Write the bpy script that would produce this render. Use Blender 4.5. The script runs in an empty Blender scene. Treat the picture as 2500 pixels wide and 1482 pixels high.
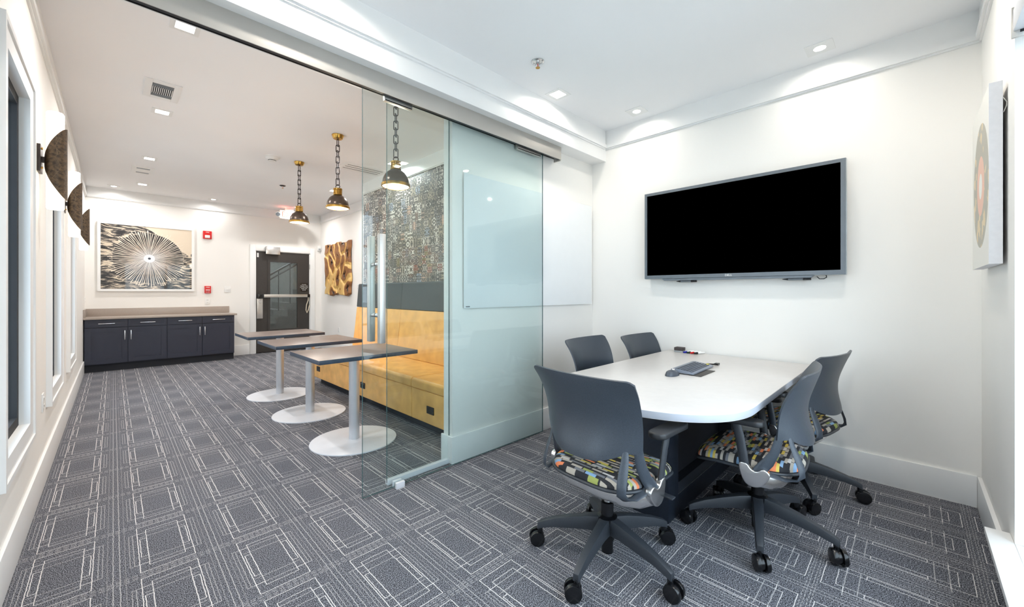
import bpy, bmesh, math, random
from mathutils import Vector, Matrix
random.seed(7)
sc = bpy.context.scene
C = sc.collection
PI = math.pi

# ------------------------------------------------------------------ camera
cam_d = bpy.data.cameras.new('camera'); cam = bpy.data.objects.new('camera', cam_d); C.objects.link(cam)
cam.location = (0, 0, 1.28); cam.rotation_euler = (PI/2, 0, -0.7844)
cam_d.sensor_width = 36; cam_d.lens = 975.7/2500*36; cam_d.shift_y = -27.2/2500; cam_d.clip_start = .01
sc.camera = cam
# ------------------------------------------------------------------ world (even daylight sky)
wd = bpy.data.worlds.new('sky'); sc.world = wd; wd.use_nodes = True
wb = wd.node_tree.nodes['Background']; wb.inputs[0].default_value = (.72, .86, 1.0, 1); wb.inputs[1].default_value = 5.6
# ------------------------------------------------------------------ exposure
sc.view_settings.view_transform = 'Standard'; sc.view_settings.look = 'None'
sc.view_settings.exposure = 0.15; sc.view_settings.gamma = 1; sc.view_settings.use_curve_mapping = False
try:
    sc.cycles.max_bounces = 8; sc.cycles.diffuse_bounces = 5; sc.cycles.transparent_max_bounces = 16; sc.cycles.glossy_bounces = 3
    sc.cycles.sample_clamp_indirect = 6.0; sc.cycles.caustics_reflective = False; sc.cycles.caustics_refractive = False; sc.cycles.use_light_tree = False
except Exception: pass
LOBBY_W = 14.0; MEET_W = 7.5      # wattage of one recessed downlight
LOBBY_COL = (1.0, .98, .96); MEET_COL = (1.0, .93, .84)

def portal(loc, rot, sx, sy):      # sampling guides standing in the window openings
    d = bpy.data.lights.new('window_portal', 'AREA'); d.shape = 'RECTANGLE'; d.size = sx; d.size_y = sy; d.cycles.is_portal = True
    o = bpy.data.objects.new('window_portal', d); o.location = loc; o.rotation_euler = rot; C.objects.link(o)
portal((-.46, 1.235, 1.445), (PI/2, 0, -PI/2), .69, 1.73)
portal((-.46, 2.985, 1.445), (PI/2, 0, -PI/2), .69, 1.73)
portal((-.46, 4.775, 1.445), (PI/2, 0, -PI/2), .71, 1.73)
portal((-.46, 6.495, 1.445), (PI/2, 0, -PI/2), .71, 1.73)
portal((1.405, -.46, 1.346), (PI/2, 0, PI), 2.31, 2.15)

# ------------------------------------------------------------------ dimensions
XL, XR, YN, YB = -.335, 3.645, -.29, 9.70      # left wall, screen wall, wall behind, far wall
XB, XA, YW = 2.90, 3.41, 6.35                  # booth wall, wall beyond it, where it steps back
Y1, Y2, XS = 2.43, 2.54, 1.795                 # stub wall behind the whiteboard
ZM, ZL, ZS = 2.957, 3.05, 2.643                # two ceilings, soffit underside

# ------------------------------------------------------------------ node helpers
def lin(c):
    def f(u):
        u /= 255.0
        return u/12.92 if u <= .04045 else ((u+.055)/1.055)**2.4
    return (f(c[0]), f(c[1]), f(c[2]), 1)
class NT:
    def __init__(s, name):
        s.m = bpy.data.materials.new(name); s.m.use_nodes = True; s.t = s.m.node_tree
        s.b = s.t.nodes['Principled BSDF']; s.out = s.t.nodes['Material Output']
    def n(s, typ, **k):
        x = s.t.nodes.new(typ)
        for a, v in k.items(): setattr(x, a, v)
        return x
    def L(s, a, b): s.t.links.new(a, b)
    def put(s, sock, v):
        if isinstance(v, (int, float)): sock.default_value = v
        elif isinstance(v, tuple): sock.default_value = v
        else: s.L(v, sock)
    def M(s, op, a, b=None, c=None):
        x = s.n('ShaderNodeMath', operation=op); s.put(x.inputs[0], a)
        if b is not None: s.put(x.inputs[1], b)
        if c is not None: s.put(x.inputs[2], c)
        return x.outputs[0]
    def pos(s):
        g = s.n('ShaderNodeNewGeometry'); x = s.n('ShaderNodeSeparateXYZ'); s.L(g.outputs['Position'], x.inputs[0]); return x.outputs, g.outputs['Position']
    def obj(s):
        g = s.n('ShaderNodeTexCoord'); x = s.n('ShaderNodeSeparateXYZ'); s.L(g.outputs['Object'], x.inputs[0]); return x.outputs, g.outputs['Object']
    def xyz(s, x, y, z=0.0):
        c = s.n('ShaderNodeCombineXYZ'); s.put(c.inputs[0], x); s.put(c.inputs[1], y); s.put(c.inputs[2], z); return c.outputs[0]
    def noise(s, vec, scale, detail=2.0, rough=.5):
        x = s.n('ShaderNodeTexNoise'); x.inputs['Scale'].default_value = scale; x.inputs['Detail'].default_value = detail; x.inputs['Roughness'].default_value = rough
        if vec is not None: s.L(vec, x.inputs['Vector'])
        return x.outputs['Fac']
    def white(s, vec):
        x = s.n('ShaderNodeTexWhiteNoise'); s.L(vec, x.inputs['Vector']); return x.outputs['Value']
    def ramp(s, fac, stops, mode='LINEAR'):
        x = s.n('ShaderNodeValToRGB'); x.color_ramp.interpolation = mode; e = x.color_ramp.elements
        while len(e) < len(stops): e.new(.5)
        for i, (p, c) in enumerate(stops): e[i].position = p; e[i].color = c
        s.L(fac, x.inputs[0]); return x.outputs[0]
    def mix(s, f, a, b):
        x = s.n('ShaderNodeMix', data_type='RGBA'); s.put(x.inputs[0], f); s.put(x.inputs[6], a); s.put(x.inputs[7], b); return x.outputs[2]
    def bump(s, h, dist=.002, strength=.5):
        x = s.n('ShaderNodeBump'); x.inputs['Distance'].default_value = dist; x.inputs['Strength'].default_value = strength
        s.L(h, x.inputs['Height']); s.L(x.outputs[0], s.b.inputs['Normal'])
def mat(name, rgb, rough=.5, metal=0.0, var=.06, vscale=12.0, bump=0.0, bscale=200.0, coat=0.0, spec=.5, stretch=None):
    k = NT(name); o, vec = k.obj()
    c = lin(rgb)
    if stretch:
        mp = k.n('ShaderNodeMapping'); mp.inputs['Scale'].default_value = stretch; k.L(vec, mp.inputs[0]); vec = mp.outputs[0]
    f = k.noise(vec, vscale, 0.0 if var <= .012 else 2.0)
    lo = tuple(max(0, v*(1-var)) for v in c[:3])+(1,); hi = tuple(min(1, v*(1+var)) for v in c[:3])+(1,)
    k.L(k.ramp(f, [(.3, lo), (.7, hi)]), k.b.inputs['Base Color'])
    k.b.inputs['Roughness'].default_value = rough; k.b.inputs['Metallic'].default_value = metal
    k.b.inputs['Coat Weight'].default_value = coat; k.b.inputs['Specular IOR Level'].default_value = spec
    if bump: k.bump(k.noise(vec, bscale, 2.0), .001, bump)
    return k.m
def emit(name, rgb, strength):
    k = NT(name); k.b.inputs['Base Color'].default_value = lin(rgb); k.b.inputs['Emission Color'].default_value = lin(rgb); k.b.inputs['Emission Strength'].default_value = strength
    return k.m
def glass(name, tint, rough=0.0, ior=1.5):
    k = NT(name)
    tr = k.n('ShaderNodeBsdfTransparent'); tr.inputs[0].default_value = tint+(1,)
    gl = k.n('ShaderNodeBsdfGlossy'); gl.inputs['Roughness'].default_value = rough
    lw = k.n('ShaderNodeLayerWeight'); fr = k.M('ADD', .043, k.M('MULTIPLY', .957, k.M('POWER', lw.outputs['Facing'], 5.0)))
    mx = k.n('ShaderNodeMixShader'); k.L(fr, mx.inputs[0]); k.L(tr.outputs[0], mx.inputs[1]); k.L(gl.outputs[0], mx.inputs[2]); k.L(mx.outputs[0], k.out.inputs[0])
    return k.m

# ------------------------------------------------------------------ mesh helpers
class B:
    def __init__(s): s.v = []; s.f = []; s.mi = []; s.M = None
    def add(s, vs, fs, m=0):
        o = len(s.v)
        for p in vs:
            p = Vector(p)
            s.v.append(s.M @ p if s.M is not None else p)
        for q in fs: s.f.append([o+i for i in q]); s.mi.append(m)
        return s
    def box(s, x0, x1, y0, y1, z0, z1, m=0):
        return s.add([(x0,y0,z0),(x1,y0,z0),(x1,y1,z0),(x0,y1,z0),(x0,y0,z1),(x1,y0,z1),(x1,y1,z1),(x0,y1,z1)],
                     [(0,3,2,1),(4,5,6,7),(0,1,5,4),(1,2,6,5),(2,3,7,6),(3,0,4,7)], m)
    def cyl(s, p0, p1, r0, r1=None, n=20, m=0, caps=True):
        r1 = r0 if r1 is None else r1; p0 = Vector(p0); p1 = Vector(p1); d = (p1-p0).normalized()
        a = d.orthogonal().normalized(); b = d.cross(a); vs = []
        for p, r in ((p0, r0), (p1, r1)):
            for i in range(n):
                t = 2*PI*i/n; vs.append(p+a*(r*math.cos(t))+b*(r*math.sin(t)))
        fs = [(i, (i+1) % n, n+(i+1) % n, n+i) for i in range(n)]
        if caps: fs += [tuple(reversed(range(n))), tuple(range(n, 2*n))]
        return s.add(vs, fs, m)
    def lathe(s, prof, c=(0,0,0), n=32, m=0, close=True):
        vs = []; k = len(prof)
        for r, z in prof:
            for i in range(n):
                t = 2*PI*i/n; vs.append((c[0]+r*math.cos(t), c[1]+r*math.sin(t), c[2]+z))
        fs = []
        for j in range(k-1):
            for i in range(n): fs.append((j*n+i, j*n+(i+1) % n, (j+1)*n+(i+1) % n, (j+1)*n+i))
        if close: fs += [tuple(reversed(range(n))), tuple(range((k-1)*n, k*n))]
        return s.add(vs, fs, m)
    def sweep(s, pts, sec, side, m=0, closed=False, scl=None):
        # section points (a,b): a along 'side', b along tangent x side
        pts = [Vector(p) for p in pts]; n = len(sec); vs = []; N = len(pts)
        for i, p in enumerate(pts):
            if closed: t = pts[(i+1) % N]-pts[i-1]
            else: t = pts[min(i+1, N-1)]-pts[max(i-1, 0)]
            t.normalize(); sd = Vector(side[i] if isinstance(side, list) else side); sd = (sd-t*sd.dot(t)).normalized(); u = t.cross(sd)
            k = scl[i] if scl else 1.0
            for a, b in sec: vs.append(p+sd*(a*k)+u*(b*k))
        fs = []
        for j in range(N if closed else N-1):
            q = (j+1) % N
            for i in range(n): fs.append((j*n+i, j*n+(i+1) % n, q*n+(i+1) % n, q*n+i))
        if not closed: fs += [tuple(reversed(range(n))), tuple(range((N-1)*n, N*n))]
        return s.add(vs, fs, m)
    def tube(s, pts, r, n=8, m=0, closed=False, side=(.31,.17,.93)):
        return s.sweep(pts, [(r*math.cos(2*PI*i/n), r*math.sin(2*PI*i/n)) for i in range(n)], side, m, closed)
    def prism(s, poly, z0, z1, m=0, me=None):
        n = len(poly); me = m if me is None else me
        s.add([(x,y,z0) for x,y in poly]+[(x,y,z1) for x,y in poly], [tuple(reversed(range(n))), tuple(range(n,2*n))], m)
        o = len(s.v)-2*n
        for i in range(n): s.f.append([o+i, o+(i+1) % n, o+n+(i+1) % n, o+n+i]); s.mi.append(me)
        return s
    def shell(s, top, nu, nv, thick, m=0, mask=None):
        # closed sheet of given thickness from a grid of points top[i][j]
        P = [[Vector(top[i][j]) for j in range(nv)] for i in range(nu)]; Nn = []
        for i in range(nu):
            row = []
            for j in range(nv):
                a = P[min(i+1,nu-1)][j]-P[max(i-1,0)][j]; b = P[i][min(j+1,nv-1)]-P[i][max(j-1,0)]
                row.append(a.cross(b).normalized())
            Nn.append(row)
        vs = [P[i][j]+Nn[i][j]*thick/2 for i in range(nu) for j in range(nv)]+[P[i][j]-Nn[i][j]*thick/2 for i in range(nu) for j in range(nv)]
        K = nu*nv; I = lambda i,j: i*nv+j; fs = []
        for i in range(nu-1):
            for j in range(nv-1):
                fs.append((I(i,j),I(i+1,j),I(i+1,j+1),I(i,j+1))); fs.append((K+I(i,j),K+I(i,j+1),K+I(i+1,j+1),K+I(i+1,j)))
        for i in range(nu-1):
            fs.append((I(i,0),K+I(i,0),K+I(i+1,0),I(i+1,0))); fs.append((I(i,nv-1),I(i+1,nv-1),K+I(i+1,nv-1),K+I(i,nv-1)))
        for j in range(nv-1):
            fs.append((I(0,j),I(0,j+1),K+I(0,j+1),K+I(0,j))); fs.append((I(nu-1,j),K+I(nu-1,j),K+I(nu-1,j+1),I(nu-1,j+1)))
        return s.add(vs, fs, m)
    def build(s, name, mats, parent=None, bevel=0.0, seg=2, angle=38, smooth=True, origin='base'):
        if not isinstance(mats, (list, tuple)): mats = [mats]
        xs = [p.x for p in s.v]; ys = [p.y for p in s.v]; zs = [p.z for p in s.v]
        loc = Vector(((min(xs)+max(xs))/2, (min(ys)+max(ys))/2, min(zs))) if origin == 'base' else Vector(origin)
        me = bpy.data.meshes.new(name); me.from_pydata([tuple(p-loc) for p in s.v], [], s.f)
        for q in mats: me.materials.append(q)
        me.polygons.foreach_set('material_index', s.mi)
        bm = bmesh.new(); bm.from_mesh(me); bmesh.ops.recalc_face_normals(bm, faces=bm.faces)
        if bevel:
            es = [e for e in bm.edges if len(e.link_faces) == 2 and e.calc_face_angle(0) > math.radians(angle)]
            if es: bmesh.ops.bevel(bm, geom=es, offset=bevel, segments=seg, affect='EDGES', profile=.6, clamp_overlap=True)
        bm.to_mesh(me); bm.free()
        if smooth:
            me.polygons.foreach_set('use_smooth', [True]*len(me.polygons)); me.set_sharp_from_angle(angle=math.radians(angle))
        me.update()
        o = bpy.data.objects.new(name, me); C.objects.link(o); WL[o.name] = loc.copy()
        if parent is not None:
            o.parent = parent; o.location = loc-WL[parent.name]
        else: o.location = loc
        return o
WL = {}
def tag(o, label=None, cat=None, group=None, kind=None):
    if label: o['label'] = label
    if cat: o['category'] = cat
    if group: o['group'] = group
    if kind: o['kind'] = kind
    return o
def thing(name, label, cat, loc=(0,0,0), group=None):
    o = bpy.data.objects.new(name, None); o.empty_display_size = .1; C.objects.link(o); o.location = loc; WL[o.name] = Vector(loc)
    return tag(o, label, cat, group)
def struct(o, label=None): return tag(o, label, None, None, 'structure')
def copy_tree(o, parent=None):
    c = o.copy(); C.objects.link(c)
    if parent is not None: c.parent = parent
    for ch in list(o.children): copy_tree(ch, c)
    return c
def text(body, size, loc, rot, m, parent, name='lettering', ext=.0006):
    d = bpy.data.curves.new(name, 'FONT'); d.body = body; d.size = size; d.align_x = 'CENTER'; d.align_y = 'CENTER'; d.extrude = ext; d.resolution_u = 4
    q = bpy.data.objects.new(name, d); C.objects.link(q); bpy.context.view_layer.update()
    me = bpy.data.meshes.new_from_object(q.evaluated_get(bpy.context.evaluated_depsgraph_get())); bpy.data.objects.remove(q); bpy.data.curves.remove(d)
    me.name = name; me.materials.clear(); me.materials.append(m)
    o = bpy.data.objects.new(name, me); C.objects.link(o); o.rotation_euler = rot
    if parent is not None: o.parent = parent; o.location = Vector(loc)-WL[parent.name]
    else: o.location = loc
    return o
def arc(c, r, a0, a1, n): return [(c[0]+r*math.cos(a0+(a1-a0)*i/n), c[1]+r*math.sin(a0+(a1-a0)*i/n)) for i in range(n+1)]
def rrect(x0, x1, y0, y1, r, n=5):
    return arc((x1-r,y1-r),r,0,PI/2,n)+arc((x0+r,y1-r),r,PI/2,PI,n)+arc((x0+r,y0+r),r,PI,1.5*PI,n)+arc((x1-r,y0+r),r,1.5*PI,2*PI,n)
def chaikin(P, k=2):
    for _ in range(k): P = [q for i in range(len(P)) for q in ((P[i][0]*.75+P[(i+1) % len(P)][0]*.25, P[i][1]*.75+P[(i+1) % len(P)][1]*.25), (P[i][0]*.25+P[(i+1) % len(P)][0]*.75, P[i][1]*.25+P[(i+1) % len(P)][1]*.75))]
    return P
def interp(tab, x):
    if x <= tab[0][0]: return tab[0][1]
    for (a, p), (b, q) in zip(tab, tab[1:]):
        if x <= b: return p+(q-p)*(x-a)/(b-a)
    return tab[-1][1]
YZ = lambda x: Matrix(((0,0,1,x),(1,0,0,0),(0,1,0,0),(0,0,0,1)))      # prism drawn in (y,z), extruded along x
XZ = lambda y: Matrix(((1,0,0,0),(0,0,-1,y),(0,1,0,0),(0,0,0,1)))     # prism drawn in (x,z), extruded along -y
# ------------------------------------------------------------------ materials
m_wall = mat('wall_paint', (243,241,237), .7, var=.008, vscale=3)
m_ceil = mat('ceiling_paint', (247,247,248), .85, var=.006, vscale=2)
m_trim = mat('trim_paint', (240,240,239), .38, var=.012, vscale=4)
m_alu = mat('brushed_aluminium', (196,194,190), .34, .85, var=.05, vscale=6, stretch=(1,60,60))
m_track = mat('anodised_track', (190,186,180), .42, .55, var=.03, vscale=5)
m_chrome = mat('polished_aluminium', (220,220,220), .24, 1.0, var=.04, vscale=20)
m_steel = mat('satin_steel', (215,216,220), .26, .9, var=.04, vscale=30)
m_dark = mat('dark_gap', (22,24,28), .7, var=.1)
m_black = mat('black_plastic', (30,32,36), .42, var=.12, vscale=60, bump=.12, bscale=700)
m_blackg = mat('gloss_black_plastic', (16,17,20), .22, var=.1)
m_white = mat('white_plastic', (240,240,238), .4, var=.01)
m_green = mat('glass_edge', (62,98,100), .15, var=.15, vscale=40)
m_navy = mat('navy_cabinet', (44,47,62), .45, var=.12, vscale=220, bump=.05, bscale=400)
m_toe = mat('toe_kick', (20,24,34), .6)
m_counter = mat('quartz_counter', (168,156,146), .3, var=.10, vscale=180)
m_bronze = mat('dark_bronze', (58,50,46), .4, .6, var=.12, vscale=30)
m_brass = mat('aged_brass', (190,150,78), .25, 1.0, var=.18, vscale=30)
m_shade = mat('antique_pewter', (104,92,84), .28, .9, var=.2, vscale=25, stretch=(1,1,12))
m_shadein = mat('white_enamel', (250,240,222), .5, var=.02)
m_tan = mat('tan_vinyl', (238,182,106), .42, var=.12, vscale=9, bump=.12, bscale=500)
m_charcoal = mat('charcoal_fabric', (66,72,76), .9, var=.25, vscale=500, bump=.5, bscale=420)
m_door = mat('dark_door_paint', (52,48,45), .5, var=.10, vscale=60)
m_tabtop = mat('dark_laminate', (112,98,92), .34, var=.16, vscale=40, stretch=(1,14,1))
m_tabedge = mat('navy_edge_band', (44,58,76), .4, var=.12, vscale=50)
m_pow = mat('white_powder_coat', (226,227,232), .32, var=.02)
m_post = mat('silver_post', (205,208,214), .3, .55, var=.03)
m_ctop = mat('white_laminate', (216,212,209), .28, var=.02, vscale=20)
m_cedge = mat('pale_grey_edge', (180,184,194), .35, var=.03)
m_base = mat('black_navy_panel', (30,36,46), .35, var=.12, vscale=80)
m_red = mat('signal_red', (206,30,30), .35, var=.05)
m_bezel = mat('grey_bezel', (112,119,126), .4, .4, var=.04)
m_bezel2 = mat('pale_bezel_side', (176,182,186), .35, .5, var=.04)
m_canvas = mat('white_canvas', (236,236,240), .8, var=.02, vscale=60, bump=.3, bscale=600)
m_leather = None
m_lens = glass('lens_glass', (.98,.98,.98))
m_glass = glass('clear_glass', (.925,.966,.963))
m_pane = glass('window_glass', (.97,.985,.985))
m_lit = emit('downlight_led', (255,247,236), 14.0)
m_bulb = emit('pendant_glow', (255,226,180), 9.0)
m_ink = mat('white_lettering', (238,238,236), .5, var=.01)
m_inkd = mat('dark_lettering', (60,60,62), .5, var=.01)
m_cord = mat('cream_cord', (226,214,190), .5)

def carpet():
    k = NT('patterned_carpet'); (x, y, z), P = k.pos(); M = k.M
    w1 = k.noise(P, 34.0, 0.0); w2 = k.noise(k.xyz(M('ADD', x, 7.3), M('ADD', y, 3.1), 0.0), 34.0, 0.0)
    xx = M('ADD', x, M('MULTIPLY', M('SUBTRACT', w1, .5), .0035)); yy = M('ADD', y, M('MULTIPLY', M('SUBTRACT', w2, .5), .0035))
    PX, PY = .354, .536
    u = M('MULTIPLY', M('SUBTRACT', M('FRACT', M('DIVIDE', M('ADD', xx, -.719+.354*20), PX)), .5), PX)
    v = M('MULTIPLY', M('SUBTRACT', M('FRACT', M('DIVIDE', M('ADD', yy, -1.923+.536*20), PY)), .5), PY)
    a = M('ABSOLUTE', u); b = M('ABSOLUTE', v)
    def line(d, w):      # soft line where |d| < w
        return M('SUBTRACT', 1.0, M('SMOOTH_MIN', 1.0, M('DIVIDE', M('ABSOLUTE', d), w), 0.0)) if False else M('MAXIMUM', 0.0, M('SUBTRACT', 1.0, M('POWER', M('DIVIDE', M('ABSOLUTE', d), w), 3.0)))
    def rect(A, Bq): return M('MAXIMUM', M('SUBTRACT', a, A), M('SUBTRACT', b, Bq))
    def seg(d, e): return M('MAXIMUM', M('ABSOLUTE', d), e)    # distance to a bar limited by e<=0
    W = .0020
    out = None
    def put(val, s):
        nonlocal out
        val = M('MULTIPLY', val, s); out = val if out is None else M('MAXIMUM', out, val)
    put(line(rect(.099, .240), W), 1.0)
    put(line(rect(.065, .192), W), .85)
    bar = M('MAXIMUM', M('SUBTRACT', M('ABSOLUTE', M('SUBTRACT', a, .078)), .0125), M('SUBTRACT', b, .096))
    put(line(bar, W), .95)
    tick = seg(M('SUBTRACT', b, .165), M('SUBTRACT', M('ABSOLUTE', M('SUBTRACT', a, .084)), .019))
    put(line(tick, W), 1.0)
    put(line(seg(M('SUBTRACT', b, .165), M('SUBTRACT', a, .13)), .0025), .45)
    put(line(seg(M('SUBTRACT', b, .118), M('SUBTRACT', a, .09)), .0025), .42)
    put(line(seg(M('SUBTRACT', a, .117), M('SUBTRACT', b, .165)), .0022), .36)
    put(line(seg(M('SUBTRACT', a, .131), M('SUBTRACT', b, .165)), .0022), .30)
    an = M('SUBTRACT', PX/2, a); bn = M('SUBTRACT', PY/2, b)
    put(line(M('SUBTRACT', an, .011), .0022), .45)
    put(line(M('SUBTRACT', an, .030), .002), .18)
    dash = M('GREATER_THAN', M('FRACT', M('MULTIPLY', x, 38.0)), .3)
    put(M('MULTIPLY', line(M('SUBTRACT', bn, .007), .0026), dash), .34)
    put(M('MULTIPLY', line(M('SUBTRACT', bn, .017), .0026), dash), .3)
    # yarn speckle
    sp = k.noise(k.xyz(x, M('MULTIPLY', y, .7), 0.0), 300.0, 1.0, .6)
    base = k.ramp(sp, [(.36, lin((30,31,35))), (.5, lin((82,83,90))), (.64, lin((158,160,168)))])
    lw = M('MULTIPLY', out, M('ADD', .45, M('MULTIPLY', sp, 1.0)))
    lw = M('MINIMUM', 1.0, lw)
    col = k.mix(lw, base, lin((226,222,220)))
    k.L(col, k.b.inputs['Base Color']); k.b.inputs['Roughness'].default_value = .95; k.b.inputs['Specular IOR Level'].default_value = .15
    k.bump(sp, .003, .5)
    return k.m
m_carpet = carpet()

def seat_fabric():
    k = NT('block_pattern_fabric'); (y, x, z), P = k.obj(); M = k.M
    row = M('FLOOR', M('DIVIDE', x, .0125)); r1 = k.white(k.xyz(row, 3.7, 1.1))
    cy = M('FLOOR', M('DIVIDE', M('ADD', y, M('MULTIPLY', r1, .2)), .062)); h = k.white(k.xyz(row, cy, 5.0))
    h2 = k.white(k.xyz(row, cy, 9.0)); fy = M('FRACT', M('DIVIDE', M('ADD', y, M('MULTIPLY', r1, .2)), .062))
    c = k.ramp(h, [(0, lin((30,31,36))), (.29, lin((108,110,116))), (.43, lin((172,164,152))), (.66, lin((206,182,84))), (.75, lin((150,158,84))), (.82, lin((222,128,84))), (.89, lin((128,162,196))), (.95, lin((196,192,188)))], 'CONSTANT')
    gap = M('LESS_THAN', fy, M('MULTIPLY', h2, .22)); c = k.mix(gap, c, lin((34,35,40)))
    k.L(c, k.b.inputs['Base Color']); k.b.inputs['Roughness'].default_value = .8; k.bump(k.noise(P, 700.0, 1.0), .001, .3)
    return k.m
m_fabric = seat_fabric()

def wallpaper():
    k = NT('kaleidoscope_wallpaper'); (x, y, z), P = k.pos(); M = k.M
    rowh = .118; r = M('FLOOR', M('DIVIDE', z, rowh)); rr = k.white(k.xyz(r, 1.7, 0.0))
    cw = M('ADD', .07, M('MULTIPLY', rr, .05)); yo = M('ADD', y, M('MULTIPLY', rr, .37)); ci = M('FLOOR', M('DIVIDE', yo, cw))
    fu = M('ABSOLUTE', M('SUBTRACT', M('FRACT', M('DIVIDE', yo, cw)), .5)); fv = M('ABSOLUTE', M('SUBTRACT', M('FRACT', M('DIVIDE', z, rowh)), .5))
    h1 = k.white(k.xyz(ci, r, 1.0)); h2 = k.white(k.xyz(ci, r, 2.0)); h3 = k.white(k.xyz(ci, r, 3.0))
    v = k.xyz(M('ADD', fu, M('MULTIPLY', h1, 37.0)), M('ADD', fv, M('MULTIPLY', h2, 23.0)), 0.0)
    n1 = k.noise(v, 4.4, 1.0); n2 = k.noise(v, 8.0, 0.0)
    pat = M('GREATER_THAN', n1, M('ADD', .50, M('MULTIPLY', h3, .12))); pat2 = M('GREATER_THAN', n2, .56)
    big = k.noise(P, 1.9, 1.0); red = M('MULTIPLY', M('SUBTRACT', 1.0, M('MINIMUM', 1.0, M('MULTIPLY', M('ABSOLUTE', M('SUBTRACT', z, 1.72)), 3.6))), 1.0)
    hh = M('MINIMUM', 1.0, M('ADD', M('MULTIPLY', h1, .72), M('MULTIPLY', red, .34)))
    dark = k.ramp(hh, [(0, lin((40,42,44))), (.35, lin((74,72,70))), (.55, lin((58,58,66))), (.70, lin((96,70,60))), (.80, lin((130,66,54))), (.90, lin((112,98,56)))], 'CONSTANT')
    lite = k.ramp(h2, [(0, lin((216,208,198))), (.45, lin((186,174,162))), (.68, lin((160,148,128))), (.84, lin((196,160,140))), (.93, lin((150,160,176)))], 'CONSTANT')
    c = k.mix(pat, dark, lite); c = k.mix(M('MULTIPLY', pat2, M('SUBTRACT', 1.0, pat)), c, lin((128,116,108)))
    c = k.mix(M('GREATER_THAN', big, .66), c, lin((60,60,60)) ) if False else c
    k.L(c, k.b.inputs['Base Color']); k.b.inputs['Roughness'].default_value = .55
    return k.m
m_wallpaper = wallpaper()

def burst(cx, cz):      # black and cream print of radiating spines on furrowed ground
    k = NT('spine_burst_print'); (x, y, z), P = k.pos(); M = k.M
    dx = M('SUBTRACT', x, cx); dz = M('SUBTRACT', z, cz); r = M('SQRT', M('ADD', M('MULTIPLY', dx, dx), M('MULTIPLY', M('MULTIPLY', dz, dz), 1.14)))
    an = M('ARCTAN2', dz, dx); t = M('MULTIPLY', M('ADD', an, PI), 92/(2*PI))
    wob = k.noise(k.xyz(M('MULTIPLY', an, 3.0), r, 0.0), 3.0, 2.0); t = M('ADD', t, M('MULTIPLY', wob, 1.6))
    i = M('FLOOR', t); f = M('ABSOLUTE', M('SUBTRACT', M('FRACT', t), .5)); h = k.white(k.xyz(i, 4.0, 2.0))
    R = M('ADD', .47, M('MULTIPLY', h, .09)); rel = M('DIVIDE', r, R)
    wdt = M('MULTIPLY', M('SUBTRACT', 1.06, M('POWER', rel, 1.6)), M('ADD', .24, M('MULTIPLY', h, .16)))
    spine = M('MULTIPLY', M('LESS_THAN', f, M('MAXIMUM', .15, wdt)), M('LESS_THAN', rel, 1.0))
    inside = M('LESS_THAN', r, .47)
    fur = k.noise(k.xyz(M('MULTIPLY', x, 1.6), 0.0, M('ADD', M('MULTIPLY', z, 11.0), M('MULTIPLY', k.noise(P, 2.5, 2.0), 3.0))), 3.2, 4.0, .65)
    bg = k.ramp(fur, [(.44, lin((28,27,29))), (.5, lin((86,80,76))), (.57, lin((214,198,176)))])
    up = M('MULTIPLY', M('GREATER_THAN', M('ADD', M('MULTIPLY', dx, .8), dz), .52), M('GREATER_THAN', M('ADD', k.noise(P, 5.0, 2.0), M('MULTIPLY', dz, .5)), .44))
    bg = k.mix(up, bg, lin((224,208,186)))
    c = k.mix(inside, bg, lin((40,36,36)))
    c = k.mix(spine, c, k.ramp(rel, [(.1, lin((240,238,238))), (.5, lin((220,206,190))), (1.0, lin((232,220,202)))]))
    c = k.mix(M('LESS_THAN', r, .075), c, lin((240,240,246))); c = k.mix(M('LESS_THAN', r, .02), c, lin((40,48,62)))
    k.L(c, k.b.inputs['Base Color']); k.b.inputs['Roughness'].default_value = .4; k.b.inputs['Coat Weight'].default_value = .6; k.b.inputs['Coat Roughness'].default_value = .02
    return k.m

def rootwood():
    k = NT('polished_root_wood'); (x, y, z), P = k.obj(); M = k.M
    at = k.n('ShaderNodeVertexColor'); at.layer_name = 'slice'; sx = k.n('ShaderNodeSeparateColor'); k.L(at.outputs[0], sx.inputs[0])
    n = k.noise(k.xyz(x, M('MULTIPLY', y, 3.0), z), 9.0, 3.0); fac = M('ADD', sx.outputs[0], M('MULTIPLY', M('SUBTRACT', n, .5), .30))
    c = k.ramp(fac, [(.0, lin((18,11,7))), (.16, lin((44,26,14))), (.24, lin((112,70,36))), (.45, lin((156,104,54))), (.58, lin((126,78,40))), (.66, lin((206,160,88))), (1.0, lin((232,196,126)))])
    k.L(c, k.b.inputs['Base Color']); k.b.inputs['Roughness'].default_value = .4
    return k.m
m_root = rootwood()
def leather():
    k = NT('cracked_bronze_leaf'); (x, y, z), P = k.obj(); M = k.M
    vo = k.n('ShaderNodeTexVoronoi', feature='DISTANCE_TO_EDGE'); vo.inputs['Scale'].default_value = 17; k.L(P, vo.inputs['Vector'])
    n = k.noise(P, 60.0, 3.0)
    c = k.ramp(n, [(.3, lin((40,32,24))), (.7, lin((92,74,54)))]); c = k.mix(M('LESS_THAN', vo.outputs['Distance'], .008), c, lin((112,94,70)))
    k.L(c, k.b.inputs['Base Color']); k.b.inputs['Roughness'].default_value = .4; k.b.inputs['Metallic'].default_value = .35
    return k.m
m_leather = leather()
def opal():
    k = NT('opal_glass_tube'); (x, y, z), P = k.obj(); M = k.M
    k.b.inputs['Base Color'].default_value = lin((255,246,232)); k.b.inputs['Roughness'].default_value = .35
    k.b.inputs['Emission Color'].default_value = (1.0, .90, .76, 1)
    k.b.inputs['Emission Strength'].default_value = 2.6
    return k.m
m_opal = opal()
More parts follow.
